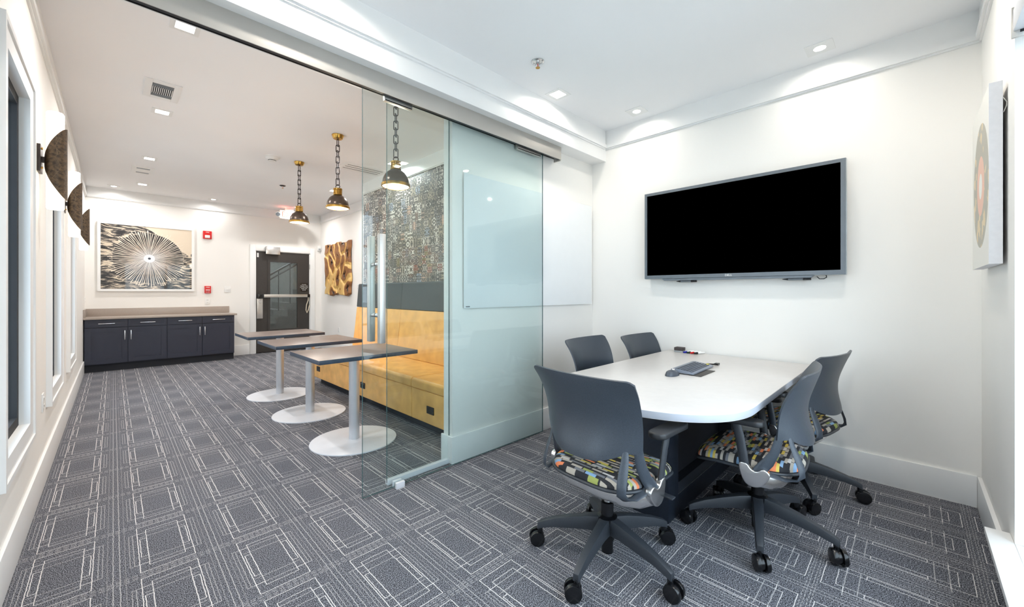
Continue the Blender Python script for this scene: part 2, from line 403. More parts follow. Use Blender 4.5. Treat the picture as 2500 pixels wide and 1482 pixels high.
def vinyl():
    k = NT('vinyl_disc_print'); (x, y, z), P = k.pos(); M = k.M
    dx = M('SUBTRACT', x, 3.02); dz = M('SUBTRACT', z, 1.80); r = M('SQRT', M('ADD', M('MULTIPLY', dx, dx), M('MULTIPLY', dz, dz)))
    n = k.noise(P, 9.0, 4.0)
    ring = k.mix(M('GREATER_THAN', n, .57), lin((186,182,170)), lin((226,208,176)))
    c = k.mix(M('LESS_THAN', r, .30), lin((236,234,228)), ring)
    c = k.mix(M('LESS_THAN', r, .145), c, lin((236,196,178))); c = k.mix(M('LESS_THAN', r, .062), c, lin((238,236,230)))
    k.L(c, k.b.inputs['Base Color']); k.b.inputs['Roughness'].default_value = .8
    return k.m
m_disc = vinyl()
def wired():
    k = NT('wired_vision_glass'); (x, y, z), P = k.pos(); M = k.M
    d1 = M('FRACT', M('MULTIPLY', M('ADD', x, M('MULTIPLY', z, .8)), 42.0))
    wire = M('LESS_THAN', d1, .16)
    tr = k.n('ShaderNodeBsdfTransparent'); tr.inputs[0].default_value = (.86,.9,.9,1)
    gl = k.n('ShaderNodeBsdfGlossy'); gl.inputs['Roughness'].default_value = 0
    lw = k.n('ShaderNodeLayerWeight'); fr = M('ADD', .05, M('MULTIPLY', .95, M('POWER', lw.outputs['Facing'], 5.0)))
    m1 = k.n('ShaderNodeMixShader'); k.L(fr, m1.inputs[0]); k.L(tr.outputs[0], m1.inputs[1]); k.L(gl.outputs[0], m1.inputs[2])
    df = k.n('ShaderNodeBsdfDiffuse'); df.inputs[0].default_value = lin((150,150,146))
    m2 = k.n('ShaderNodeMixShader'); k.L(M('MULTIPLY', wire, .55), m2.inputs[0]); k.L(m1.outputs[0], m2.inputs[1]); k.L(df.outputs[0], m2.inputs[2]); k.L(m2.outputs[0], k.out.inputs[0])
    return k.m
m_wired = wired()
# ================================================================== THE SETTING
T = .16
struct(B().box(XL-T, 4.3, YN-T, 12.6, -.12, 0).build('floor', m_carpet), 'charcoal carpet with pale woven rectangles')
struct(B().box(XL-T, 4.3, YN-T, 2.40, ZM, ZM+.2).build('ceiling', m_ceil), 'white meeting room ceiling')
struct(B().box(XL-T, 4.3, 2.60, YB+.2, ZL, ZL+.11).build('ceiling', m_ceil), 'white lobby ceiling')
struct(B().box(XL-.01, XR+.01, 2.262, 2.61, ZS, ZM+.1).build('ceiling_soffit', m_trim, bevel=.003), 'white dropped soffit above the glass partition')
# outer walls, window openings left free
def wall_with_holes(x_or_y, axis, lo, hi, holes, z1, t0, t1, name, label):
    b = B(); cur = lo
    def bx(a0, a1, z0, z1_):
        if axis == 'y': b.box(t0, t1, a0, a1, z0, z1_)
        else: b.box(a0, a1, t0, t1, z0, z1_)
    for h0, h1, zz0, zz1 in holes:
        bx(cur, h0, 0, z1); bx(h0, h1, 0, zz0); bx(h0, h1, zz1, z1); cur = h1
    bx(cur, hi, 0, z1)
    return struct(b.build(name, m_wall, smooth=False), label)
WINS = [(2.69, 3.33), (4.42, 5.13), (6.14, 6.85), (.89, 1.58)]  # last opening is an added, unseen window lighting the meeting room
wall_with_holes(0, 'y', YN-T, YB+T, [(a, b, .58, 2.31) for a, b in sorted(WINS)], 3.16, XL-T, XL, 'wall_left', 'white window wall with three tall windows')
NW = (.25, 2.56, .246, 2.42)
wall_with_holes(0, 'x', XL, XR+T, [NW], 3.16, YN-T, YN, 'wall_front', 'white wall with the large window beside the canvas')
struct(B().box(XR, XR+T, YN, Y2, 0, 3.1).build('wall_right', m_wall), 'white wall behind the television')
struct(B().box(XS, XR, Y1, Y2, 0, 2.66).build('wall_partition', m_wall, bevel=.002), 'white stub wall carrying the whiteboard')
wb_ = struct(B().box(XB, 4.3, Y2, YW, 0, 3.1).build('wall_booth', m_wall), 'white wall behind the booth seat')
B().box(XB-.004, XB, Y2+.002, YW-.012, 1.395, 2.868).build('wallpaper', m_wallpaper, wb_)
struct(B().box(XA, 4.3, YW, YB+T, 0, 3.1).build('wall_side', m_wall), 'white wall with the carved wood panel')
DX0, DX1, DZ = 2.105, 3.175, 2.16
wall_with_holes(0, 'x', XL, XA, [(DX0, DX1, -.001, DZ)], 3.1, YB, YB+T, 'wall_back', 'white far wall with the dark exit door')

# baseboards
bh, bt = .2, .015
def board(name, x0, x1, y0, y1, h=bh): return struct(B().box(x0, x1, y0, y1, 0, h).build(name, m_trim, bevel=.003))
board('baseboard_left', XL, XL+bt, YN, 9.16)
board('baseboard_back', 1.665, DX0-.105, YB-bt, YB)
board('baseboard_back_corner', DX1+.105, XA, YB-bt, YB)
board('baseboard_side', XA-bt, XA, YW, YB-bt)
board('baseboard_right', XR-bt, XR, YN+.018, Y1-bt, .187)
board('baseboard_partition', XS-bt, XR-bt, Y1-bt, Y1, .2)
board('baseboard_partition_end', XS-bt, XS, Y1, Y2+bt, .2)
board('baseboard_front', 2.665, XR-bt, YN, YN+.018, .187)
# crown trim: flat fascia with a bead below
def crown(n, pieces, zt, zb):
    b = B()
    for (x0, x1, y0, y1, nx, ny) in pieces:       # wall face line and the direction it sticks out
        for d, z0, z1 in ((.012, zb+.048, zt), (.026, zb+.012, zb+.048), (.012, zb, zb+.012)):
            b.box(min(x0, x0+nx*d) if nx else x0, max(x1, x1+nx*d) if nx else x1, min(y0, y0+ny*d) if ny else y0, max(y1, y1+ny*d) if ny else y1, z0, z1)
    return struct(b.build('trim_%d' % n, m_trim, smooth=False))
crown(1, [(XR, XR, YN, 2.262, -1, 0)], ZM, 2.763)
crown(2, [(XL+.027, XR-.027, 2.262, 2.262, 0, -1)], ZM, 2.763)
crown(3, [(XL+.027, XR-.027, YN, YN, 0, 1)], ZM, 2.763)
crown(4, [(XL, XL, YN, 2.262, 1, 0)], ZM, 2.763)
crown(5, [(XL, XL, 2.61, YB, 1, 0)], ZL, 2.868)
crown(6, [(XL+.027, XA-.027, YB, YB, 0, -1)], ZL, 2.868)
crown(7, [(XA, XA, YW, YB, -1, 0)], ZL, 2.868)
crown(8, [(XB, XB, Y2, YW, -1, 0)], ZL, 2.868)
# windows in the left wall
for i, (a, b) in enumerate(WINS):
    z0, z1, c, t = .58, 2.31, .11, .03
    q = B()
    for y0, y1, zz0, zz1 in ((a-c, a, z0-c, z1+c), (b, b+c+.03, z0-c, z1+c), (a, b, z0-c, z0), (a, b, z1, z1+c)):
        q.box(XL, XL+t-.008, y0, y1, zz0, zz1)
    for y0, y1, zz0, zz1 in ((a-c, a-c+.025, z0-c, z1+c), (b+c+.005, b+c+.03, z0-c, z1+c), (a-c+.025, b+c+.005, z0-c, z0-c+.025), (a-c+.025, b+c+.005, z1+c-.025, z1+c)):
        q.box(XL+t-.008, XL+t, y0, y1, zz0, zz1)
    w = struct(q.build('window_%d' % ((1, 2, 3, 5)[i]), m_trim, smooth=False), ['tall window nearest the glass partition', 'middle tall window between the first two wall lamps', 'tall window between the last two wall lamps', 'added tall window beside the viewer, out of view, lighting the meeting room'][i])
    f = B(); x0, x1 = XL-.062, XL-.018
    for y0, y1, zz0, zz1 in ((a, a+.05, z0, z1), (b-.05, b, z0, z1), (a+.05, b-.05, z0, z0+.05), (a+.05, b-.05, z1-.05, z1)): f.box(x0, x1, y0, y1, zz0, zz1)
    f.build('window_frame', m_dark, w, smooth=False)
    B().box(XL-.043, XL-.037, a+.05, b-.05, z0+.05, z1-.05).build('pane', m_pane, w)
# the large window behind the viewer's right shoulder
x0, x1, z0, z1 = NW; z0 = .272
f = B(); fy0, fy1 = YN-.145, YN-.095
for a0, a1, zz0, zz1 in ((x0, x0+.05, z0, z1), (x1-.05, x1, z0, z1), (x0+.05, x1-.05, z0, z0+.05), (x0+.05, x1-.05, z1-.05, z1), (1.375, 1.435, z0+.05, z1-.05)): f.box(a0, a1, fy0, fy1, zz0, zz1)
for zc in (.85, 1.37, 1.90): f.box(x0+.05, x1-.05, fy0+.012, fy1-.012, zc-.014, zc+.014)
for xc in (.82, 1.99): f.box(xc-.014, xc+.014, fy0+.012, fy1-.012, z0+.05, z1-.05)
w = struct(f.build('window_4', m_trim, smooth=False), 'large window beside the canvas, only its pale blue reveal in view')
B().box(x0+.05, x1-.05, YN-.122, YN-.118, z0+.05, z1-.05).build('pane', m_pane, w)
B().box(x0-.1, x1+.1, YN, YN+.072, .245, .272).box(x0+.001, x1-.001, YN-.15, YN, .246, .2718).build('window_sill', m_trim, w, bevel=.004)
bl = thing('roller_blind', 'grey blind headrail bracket at the top right edge of the large window', 'blind', (1.4, YN, 2.28))
B().box(x0+.01, 2.49, YN-.04, YN+.012, 2.30, 2.385).build('headrail', m_pow, bl, bevel=.004)
B().box(2.49, 2.502, YN-.05, YN+.016, 2.275, 2.395).build('end_bracket', m_alu, bl, bevel=.002)
for k in range(5): B().box(2.488, 2.49, YN-.03, YN-.005, 2.29+k*.020, 2.300+k*.020).build('bracket_slot', m_dark, bl)
B().cyl((x0+.02, YN-.012, 2.402), (2.49, YN-.012, 2.402), .016, n=20).build('blind_roll', m_white, bl)
struct(B().box(-60, 60, -60, 60, -.6, -.4).build('ground_outside', mat('bounce_ground', (205,204,200), .9)), 'unseen pale ground added outside to bounce daylight indoors')  # added unseen ground, kept pale to bounce daylight up to the ceilings
# door to the stairwell
d = struct(B().box(DX0-.1, DX0, YB-.02, YB, 0, DZ+.12).box(DX1, DX1+.1, YB-.02, YB, 0, DZ+.12).box(DX0, DX1, YB-.02, YB, DZ, DZ+.12)
           .box(DX0, DX0+.012, YB, YB+T, 0, DZ).box(DX1-.012, DX1, YB, YB+T, 0, DZ).box(DX0+.012, DX1-.012, YB, YB+T, DZ-.012, DZ).build('door_1', m_trim, bevel=.002), 'dark half glazed exit door in a white frame')
gx0, gx1, gz0, gz1 = 2.377, 2.913, .49, 1.935; l = B(); yd0, yd1 = YB+.012, YB+.056
for a0, a1, zz0, zz1 in ((DX0+.014, gx0, .01, DZ-.014), (gx1, DX1-.014, .01, DZ-.014), (gx0, gx1, .01, gz0), (gx0, gx1, gz1, DZ-.014)): l.box(a0, a1, yd0, yd1, zz0, zz1)
leaf = l.build('door_leaf', m_door, d, smooth=False)
q = B()
for a0, a1, zz0, zz1 in ((gx0-.05, gx0, gz0-.05, gz1+.05), (gx1, gx1+.05, gz0-.05, gz1+.05), (gx0, gx1, gz0-.05, gz0), (gx0, gx1, gz1, gz1+.05)): q.box(a0, a1, yd0-.012, yd0, zz0, zz1)
q.build('glazing_bead', m_door, leaf, smooth=False)
B().box(gx0, gx1, yd0+.018, yd0+.024, gz0, gz1).build('vision_panel', m_wired, leaf)
pb = B().box(2.245, 3.10, YB-.075, YB-.035, 1.172, 1.236).build('push_bar', m_alu, d, bevel=.006)
B().box(2.135, 2.245, YB-.085, YB+.012, 1.160, 1.246).box(3.10, 3.155, YB-.075, YB+.012, 1.168, 1.24).build('bar_housing', m_blackg, pb, bevel=.008)
lp = B().box(2.13, 2.238, YB-.002, YB+.012, .728, 1.150).build('lock_plate', m_alu, d, bevel=.002)
B().cyl((2.19, YB-.002, 1.09), (2.19, YB-.018, 1.09), .032, n=24).build('keyhole_rose', m_steel, lp)
B().box(2.28, 2.55, YB-.075, YB-.02, 2.09, 2.25).build('door_closer', m_chrome, d, bevel=.003)
B().box(2.135, 2.165, YB+.004, YB+.012, 2.02, 2.11).build('door_contact', m_white, d)
for zc in (1.86, .25): B().cyl((DX1-.004, YB-.008, zc-.055), (DX1-.004, YB-.008, zc+.055), .010, n=12).build('hinge', m_alu, d)
sg = B().box(2.98, 3.125, YB+.008, YB+.012, 1.30, 1.488).build('door_sign', m_blackg, d)
for k, tx in enumerate(('TO EXIT', 'PLEASE PUSH', 'BUTTON AND', 'OPEN THE', 'DOOR')): text(tx, .026, (3.052, YB+.0075, 1.456-k*.031), (PI/2, 0, 0), m_ink, sg, 'sign_lettering')
B().tube([(3.125, YB-.04, 1.17), (3.12, YB-.05, 1.10), (3.085, YB-.05, 1.0), (3.075, YB-.05, .88), (3.095, YB-.05, .82), (3.125, YB-.04, .88), (3.15, YB-.02, .97), (3.168, YB-.005, 1.0)], .009, 8).build('power_cord', m_cord, d)
# stairwell behind the door glass
sw = B().box(1.4, 1.5, YB+T, 12.5, 0, 3.1).box(4.2, 4.3, YB+T, 12.5, 0, 3.1).box(1.4, 4.3, 12.4, 12.5, 0, 3.1).box(1.4, 4.3, YB+T, 12.5, 3.0, 3.1)
struct(sw.build('wall_stairwell', mat('stairwell_grey', (150,152,150), .8)), 'grey stairwell seen through the door glass')
st = thing('stair_flight', 'grey stair flight with dark balusters seen through the door glass', 'stairs', (2.8, 11.6, 0))
for k in range(9): B().box(1.75+.26*k, 2.06+.26*k, 11.1, 12.3, .17*k, .17*(k+1)).build('step', mat('stair_concrete', (132,134,132), .8) if k == 0 else bpy.data.materials['stair_concrete'], st)
def slope(x): return .17*((x-1.75)/.26+1)
for dz, r in ((.92, .028), (.80, .018)): B().tube([(1.75, 11.05, slope(1.75)+dz), (4.1, 11.05, slope(4.1)+dz)], r, 10).build('handrail', m_black, st)
for k in range(9): B().cyl((1.85+.26*k, 11.05, slope(1.72+.26*k)), (1.85+.26*k, 11.05, slope(1.85+.26*k)+.9), .011, n=8).build('baluster', m_black, st)
ld = bpy.data.lights.new('stairwell_fill', 'AREA'); ld.energy = 30; ld.size = .5; ld.color = (.9,.97,1); lo = bpy.data.objects.new('stairwell_fill', ld); lo.location = (2.6, 10.9, 2.95); C.objects.link(lo)  # added unseen light brightening the stairwell, no fitting built for it

# ================================================================== GLASS PARTITION
tr = thing('door_track', 'long pale aluminium sliding door track under the soffit', 'track', (1.3, 2.37, 2.525))
B().box(XL+.002, 2.98, 2.33, 2.336, 2.525, ZS).build('track_cover', m_track, tr, bevel=.001)
B().box(XL+.002, 2.98, 2.336, 2.41, 2.615, ZS).build('track_rail', m_alu, tr)
B().box(XL+.002, 2.98, 2.404, 2.41, 2.545, 2.615).box(XL+.002, 2.98, 2.336, 2.36, 2.527, 2.545).build('track_lip', m_black, tr)
B().box(2.965, 2.98, 2.336, 2.41, 2.515, 2.615).build('track_end_cap', m_track, tr)
sd = thing('sliding_glass_door', 'frameless sliding glass door with long pull handle in front of the whiteboard', 'glass door', (1.93, 2.39, .012))
def pane(x0, x1, y0, y1, z0, z1, name, parent):
    b = B().box(x0, x1, y0, y1, z0, z1)
    b.mi = [1, 1, 0, 1, 0, 1]
    return b.build(name, [m_glass, m_green], parent, smooth=False)
pane(1.085, 2.78, 2.385, 2.395, .012, 2.545, 'pane', sd)
for x0, x1 in ((1.225, 1.425), (2.44, 2.74)):
    hg = B().box(x0, x1, 2.376, 2.404, 2.505, 2.60).build('hanger', m_alu, sd, bevel=.002)
    B().box(x0+.005, x1-.005, 2.374, 2.376, 2.507, 2.513).build('gasket', m_blackg, hg)
for y0, y1 in ((2.300, 2.338), (2.442, 2.480)):
    hb = B().box(1.156, 1.194, y0, y1, .965, 1.64).build('handle_bar', m_alu, sd, bevel=.003)
    for zc in (1.457, 1.136):
        ya, yb = (y1, 2.385) if y0 < 2.38 else (2.395, y0)
        B().cyl((1.175, ya, zc), (1.175, yb, zc), .013, n=16).build('standoff', m_chrome, hb)
fp = thing('fixed_glass_panel', 'narrow fixed glass panel between the stub wall and the sliding door opening', 'glass panel', (1.54, 2.47, 0))
pane(1.288, XS-.002, 2.465, 2.475, .012, ZS, 'pane', fp)
B().box(1.288, XS-.016, 2.452, 2.488, 0, .032).build('floor_channel', m_pow, fp, bevel=.002)
B().box(1.288, XS-.002, 2.455, 2.485, ZS-.03, ZS).build('head_channel', m_alu, fp)
tag(B().box(1.30, 1.36, 2.36, 2.383, 0, .04).box(1.30, 1.36, 2.397, 2.42, 0, .04).build('door_guide', m_pow, bevel=.003), 'small white floor guide under the corner of the sliding glass door', 'door guide')
wbd = thing('whiteboard', 'frameless white glass writing board behind the sliding glass door', 'whiteboard', (2.745, 2.42, 1.158))
B().box(1.888, 3.60, 2.408, 2.414, 1.158, 2.193).build('glass_face', mat('white_glass', (238,241,243), .07, var=.005, coat=.6), wbd, bevel=.001)
B().box(2.0, 3.5, 2.414, 2.43, 1.25, 2.1).build('wall_mount', m_pow, wbd)
B().box(1.905, 1.945, 2.4072, 2.408, 1.166, 1.174).build('maker_mark', m_bezel, wbd)

# ================================================================== TELEVISION
tv = thing('television', 'large wall mounted television with grey bezel and black screen', 'television', (3.6, 1.053, 1.406))
ty0, ty1, tz0, tz1 = .322, 1.785, 1.406, 2.203
b = B(); xf, xk = 3.55, 3.60
for y0, y1, z0, z1 in ((ty0, ty0+.028, tz0, tz1), (ty1-.022, ty1, tz0, tz1), (ty0+.028, ty1-.022, tz0, tz0+.030), (ty0+.028, ty1-.022, tz1-.024, tz1)): b.box(xf, xf+.016, y0, y1, z0, z1)
b.build('bezel', m_bezel, tv, smooth=False)
B().box(xf+.016, xk, ty0-.003, ty1+.003, tz0-.003, tz1+.003).build('back_cover', m_bezel2, tv, bevel=.004)
k_ = NT('black_screen'); k_.b.inputs['Base Color'].default_value = (0,0,0,1); k_.b.inputs['Roughness'].default_value = .9; k_.b.inputs['Specular IOR Level'].default_value = .0
B().box(xf+.010, xf+.016, ty0+.028, ty1-.022, tz0+.030, tz1-.024).build('screen', k_.m, tv)
B().box(xk, XR-.002, .6, 1.5, 1.6, 2.0).build('wall_bracket', m_black, tv)
text('DELL', .024, (xf-.0006, 1.06, tz0+.014), (PI/2, 0, -PI/2), m_ink, tv, 'maker_mark')
b = B(); b.M = YZ(xf+.004); b.prism([(.50,1.403),(1.62,1.403),(1.60,1.386),(.52,1.386)], 0, .06); b.build('pen_tray', m_bezel, tv, smooth=False)
b = B().tube([(XR-.002, .44, 1.404), (XR-.02, .435, 1.388), (XR-.03, .45, 1.378), (XR-.03, .475, 1.378), (XR-.03, .49, 1.395)], .003, 6).build('cable_loop', m_black, tv)
for yc, lab in ((1.405, 'slim grey stylus clipped under the left of the television'), (.605, 'slim grey stylus clipped under the right of the television')):
    t = thing('stylus', lab, 'stylus', (xf+.02, yc, 1.36), 'styluses under the television')
    B().cyl((xf+.02, yc+.05, 1.3775), (xf+.02, yc-.085, 1.3775), .0085, n=14).build('barrel', m_bezel, t)
    B().cyl((xf+.02, yc+.05, 1.3775), (xf+.02, yc+.088, 1.3775), .0085, .002, n=14).build('tip', m_black, t)
    B().cyl((xf+.02, yc-.04, 1.3775), (xf+.02, yc-.088, 1.3775), .0092, n=14).build('cap', m_blackg, t)

# canvas on the window wall
cv = thing('canvas_print', 'square white canvas with a grey ring and pink centre beside the window', 'canvas', (3.05, YN+.02, 1.405))
b = B().box(2.72, 3.377, -.276, -.2366, 1.405, 2.197); b.mi = [0, 0, 0, 0, 1, 0]; b.build('canvas', [m_canvas, m_disc], cv, smooth=False)
B().tube([(2.724, -.277, 2.125), (2.719, -.281, 2.112), (2.722, -.287, 2.10), (2.719, -.286, 2.085), (2.724, -.278, 2.06)], .0018, 6).build('hanging_wire', m_alu, cv)
# ================================================================== CONFERENCE TABLE
tb = thing('conference_table', 'white conference table with rounded end on a black pedestal base', 'table', (2.7, 1.053, 0))
n = 2.3; pts = []; yc, hy, x0, ax = 1.053, .537, 2.13, .455
for i in range(49):
    t = PI/2+PI*i/48; cx_, sy_ = math.cos(t), math.sin(t)
    pts.append((x0-ax*abs(cx_)**(2/n), yc+hy*math.copysign(abs(sy_)**(2/n), sy_)))
pts += [(3.628, yc-hy), (3.628, yc+hy)]
b = B().prism(pts, .714, .75, 0, 1); b.build('table_top', [m_ctop, m_cedge], tb, bevel=.0025, angle=60)
for px0, px1 in ((2.17, 2.30), (3.25, 3.38)): B().box(px0, px1, .95, 1.165, 0, .714).build('end_panel', m_base, tb, bevel=.003)
b = B(); b.M = YZ(2.30); b.prism([(.952,0),(1.163,0),(1.163,.118),(1.13,.148),(.985,.148),(.952,.118)], 0, .95); b.build('plinth_box', m_base, tb, smooth=False)
B().box(2.30, 3.25, 1.04, 1.075, .148, .714).build('spine_panel', m_toe, tb)
B().box(2.30, 3.25, .951, .9525, .1185, .1205).build('edge_strip', m_alu, tb)
TT = .7505
# things on the table
kb = thing('keyboard', 'slim grey wireless keyboard lying on the conference table', 'keyboard', (2.80, 1.06, TT))
kb.rotation_euler = (0, 0, math.radians(2))
WL[kb.name] = Vector((0,0,0))
b = B(); b.M = YZ(-.20); b.prism([(-.075,.002),(.07,.002),(.07,.024),(.045,.026),(-.06,.014),(-.075,.010)], 0, .40); b.build('keyboard_case', mat('slate_keyboard', (124,131,144), .4, var=.06), kb, bevel=.002)
q = B()
for r in range(6):
    for cidx in range(15):
        yk = .045-.0178*r; xk_ = -.188+.0232*cidx; zk = .0262-.00225*r*.9
        q.box(xk_, xk_+.0205, yk-.0145, yk, zk-.004, zk+.0022)
tag(q.build('keys', mat('dark_keycaps', (84,90,102), .5), kb, smooth=False), kind='stuff')
B().box(.155, .19, -.05, -.03, .0165, .0185).build('key_label', mat('yellow_sticker', (214,200,60), .6), kb)
ms = thing('computer_mouse', 'dark grey computer mouse at the near end of the keyboard', 'mouse', (2.53, 1.085, TT))
top = []
for i in range(13):
    row = []
    for j in range(13):
        u = -1+2*i/12; v = -1+2*j/12; m_ = max(abs(u), abs(v)); L_ = math.hypot(u, v) or 1; k_ = m_/L_ if L_ else 0
        x = .066*u*k_; y = .037*v*k_; r2 = min(1, (x/.066)**2+(y/.037)**2)
        row.append((2.53+x, 1.085+y, TT+.004+0.030*(1-r2)**.45*(1-.25*(x/.066))))
    top.append(row)
vs = [p for row in top for p in row]; I = lambda i, j: i*13+j
q = B().add(vs, [(I(i,j), I(i+1,j), I(i+1,j+1), I(i,j+1)) for i in range(12) for j in range(12)])
ring = [I(0,j) for j in range(13)]+[I(i,12) for i in range(1,13)]+[I(12,j) for j in range(11,-1,-1)]+[I(i,0) for i in range(11,0,-1)]
o_ = len(q.v); q.v += [Vector((q.v[i].x, q.v[i].y, TT)) for i in ring]; nn = len(ring)
for i in range(nn): q.f.append([ring[i], o_+i, o_+(i+1) % nn, ring[(i+1) % nn]]); q.mi.append(0)
q.f.append([o_+i for i in range(nn)]); q.mi.append(0)
ms_b = q.build('mouse_body', mat('graphite_shell', (72,78,88), .35), ms, angle=70)
B().cyl((2.553, 1.077, TT+.031), (2.553, 1.093, TT+.031), .007, n=14).build('scroll_wheel', m_chrome, ms)
tag(B().box(2.60, 2.86, .935, 1.01, TT, TT+.003).build('mouse_mat', mat('black_mat', (74,72,70), .8), bevel=.001), 'thin dark mat showing under the front edge of the keyboard', 'mat')
kb.location.z = TT+.0035
tag(B().tube([(3.01, 1.09, TT+.006), (3.03, 1.06, TT+.010), (3.06, 1.05, TT+.008), (3.08, 1.02, TT+.008), (3.11, 1.01, TT+.008)], .0055, 8).box(3.10, 3.14, .995, 1.02, TT, TT+.014).build('cable_dongle', m_blackg), 'short black cable with plug behind the keyboard', 'cable')
er = thing('board_eraser', 'small black whiteboard eraser at the wall end of the table', 'eraser', (3.57, 1.46, TT))
B().box(3.535, 3.60, 1.425, 1.50, TT+.014, TT+.042).build('felt_pad', mat('dark_felt', (72,66,66), .95, var=.4, vscale=300), er, bevel=.003)
B().box(3.535, 3.60, 1.425, 1.50, TT, TT+.014).build('grip', m_bezel2, er, bevel=.002)
for k, (col, nm) in enumerate((((30,40,160),'blue'), ((20,60,50),'green'), ((200,24,30),'red'), ((20,20,24),'black'))):
    t = thing('marker', 'white dry erase marker with %s cap at the wall end of the table' % nm, 'marker', (3.545, 1.392-.03*k, TT), 'dry erase markers on the conference table')
    y = 1.392-.03*k
    B().cyl((3.545, y, TT+.009), (3.615, y-.03, TT+.009), .009, n=14).build('barrel', m_white, t)
    B().cyl((3.545, y, TT+.009), (3.512, y+.014, TT+.009), .0095, .0075, n=14).build('cap', mat(nm+'_cap', col, .35), t)

# ================================================================== TASK CHAIRS
m_shell = mat('shell_plastic', (58,65,74), .34, var=.25, vscale=420, bump=.3, bscale=900)
m_frame = mat('base_plastic', (48,52,58), .42, var=.15, vscale=300, bump=.15, bscale=800)
E_ = [(.50,-.108),(.55,-.113),(.608,-.122),(.675,-.125),(.731,-.135),(.786,-.154),(.855,-.188),(.906,-.233)]
C_ = [(.50,-.236),(.525,-.240),(.558,-.243),(.608,-.223),(.676,-.211),(.738,-.215),(.814,-.239),(.906,-.270)]
H_ = [(.50,.246),(.608,.260),(.75,.268),(.906,.281)]
def sm(tab, z, h=.03):
    return sum(interp(tab, z+d*h) for d in (-1,-.5,0,.5,1))/5
def make_chair():
    t = thing('task_chair', 'x', 'chair', (0,0,0))
    # back shell
    nu, nv = 41, 26; top = []
    for i in range(nu):
        s = -1+2*i/(nu-1); a = abs(s); row = []
        zb = .538+.05*min(1, a/.80)**3 if a < .82 else .588
        zt = .906-.014*max(0, (a-.9)/.1)**2
        for j in range(nv):
            z = zb+(zt-zb)*j/(nv-1)
            f = sm(E_, z)+(sm(C_, z)-sm(E_, z))*(1-a**2.3)
            row.append((sm(H_, z)*s, f, z))
        top.append(row)
    b = B().shell(top, nu, nv, .009)
    ell = lambda ra, rb, n=12: [(ra*math.cos(2*PI*i/n), rb*math.sin(2*PI*i/n)) for i in range(n)]
    for sx in (-1, 1):
        # outer strut running down to the arm casting
        b.sweep([(sx*.243, -.128, .605), (sx*.243, -.121, .565), (sx*.247, -.108, .52), (sx*.254, -.085, .475), (sx*.262, -.055, .435), (sx*.265, -.04, .41)], ell(.024, .008), [(sx*.6, .8, 0)]*3+[(sx*.35, .9, .3)]*3, scl=[.8, .9, 1, 1.1, 1.15, 1.15])
        # inner loop strap
        b.sweep([(sx*.205, -.165, .60), (sx*.208, -.175, .56), (sx*.212, -.195, .51), (sx*.214, -.210, .465), (sx*.216, -.214, .432), (sx*.224, -.195, .410), (sx*.236, -.150, .405), (sx*.246, -.10, .415), (sx*.253, -.07, .430)], ell(.020, .0055), (sx*.8, .55, .0), scl=[.6, .8, 1, 1, 1, 1, .95, .9, .8])
    b.build('backrest', m_shell, t, angle=60)
    # seat
    def seat_rings(k, z_edge, rings, zf):
        vs = []; n = 56
        for r in rings:
            for i in range(n):
                an = 2*PI*i/n; cx_, sy_ = math.cos(an), math.sin(an)
                x = .248*k*math.copysign(abs(cx_)**(2/3.6), cx_)*r; y = .03+.242*k*math.copysign(abs(sy_)**(2/3.2), sy_)*r
                x *= 1-.06*max(0, -y/.2)
                w = max(0, (y-.11)/.16); vs.append((x, y, zf(r)-.04*w*w))
        return vs, n
    rg = [.02, .25, .5, .7, .84, .92, .97, 1.0, 1.0, .96]
    zf = {.02:.462, .25:.462, .5:.464, .7:.466, .84:.465, .92:.461, .97:.454}
    zz = [.462, .462, .464, .466, .465, .460, .452, .440, .430, .428]
    vs = []; nS = 56
    for idx, r in enumerate(rg):
        v_, _ = seat_rings(1.0, 0, [r], lambda q, idx=idx: zz[idx]); vs += v_
    fs = [(j*nS+i, j*nS+(i+1) % nS, (j+1)*nS+(i+1) % nS, (j+1)*nS+i) for j in range(len(rg)-1) for i in range(nS)]
    fs += [tuple(range(nS)), tuple(range((len(rg)-1)*nS, len(rg)*nS))]
    B().add(vs, fs).build('seat_cushion', m_fabric, t, angle=75, origin=(0, 0, .4))
    vs = []; rg = [.3, 1.0, 1.035, 1.035, 1.0, .3]; zz = [.4275, .4275, .425, .416, .412, .408]
    for idx, r in enumerate(rg): vs += seat_rings(1.0, 0, [r], lambda q, idx=idx: zz[idx])[0]
    fs = [(j*nS+i, j*nS+(i+1) % nS, (j+1)*nS+(i+1) % nS, (j+1)*nS+i) for j in range(len(rg)-1) for i in range(nS)]
    fs += [tuple(range(nS)), tuple(range((len(rg)-1)*nS, len(rg)*nS))]
    B().add(vs, fs).build('seat_pan', m_frame, t, angle=75)
    # polished casting under the seat
    half = [(0, -.150, .376), (.09, -.146, .375), (.17, -.128, .373), (.225, -.095, .375), (.256, -.058, .385), (.267, -.034, .405)]
    pth = [(-x_, y_, z_) for x_, y_, z_ in reversed(half[1:])]+half
    yk = B().sweep(pth, [(.036*math.copysign(abs(math.cos(2*PI*i/16))**.7, math.cos(2*PI*i/16)), .012*math.sin(2*PI*i/16)) for i in range(16)], (0, 0, 1), scl=[1, 1, 1, .95, .9, .9, .9, .95, 1, 1, 1])
    ca_ = yk.build('arm_casting', m_chrome, t, angle=50)
    B().box(-.05, .05, -.145, -.06, .362, .392).build('casting_web', m_chrome, ca_, bevel=.006)
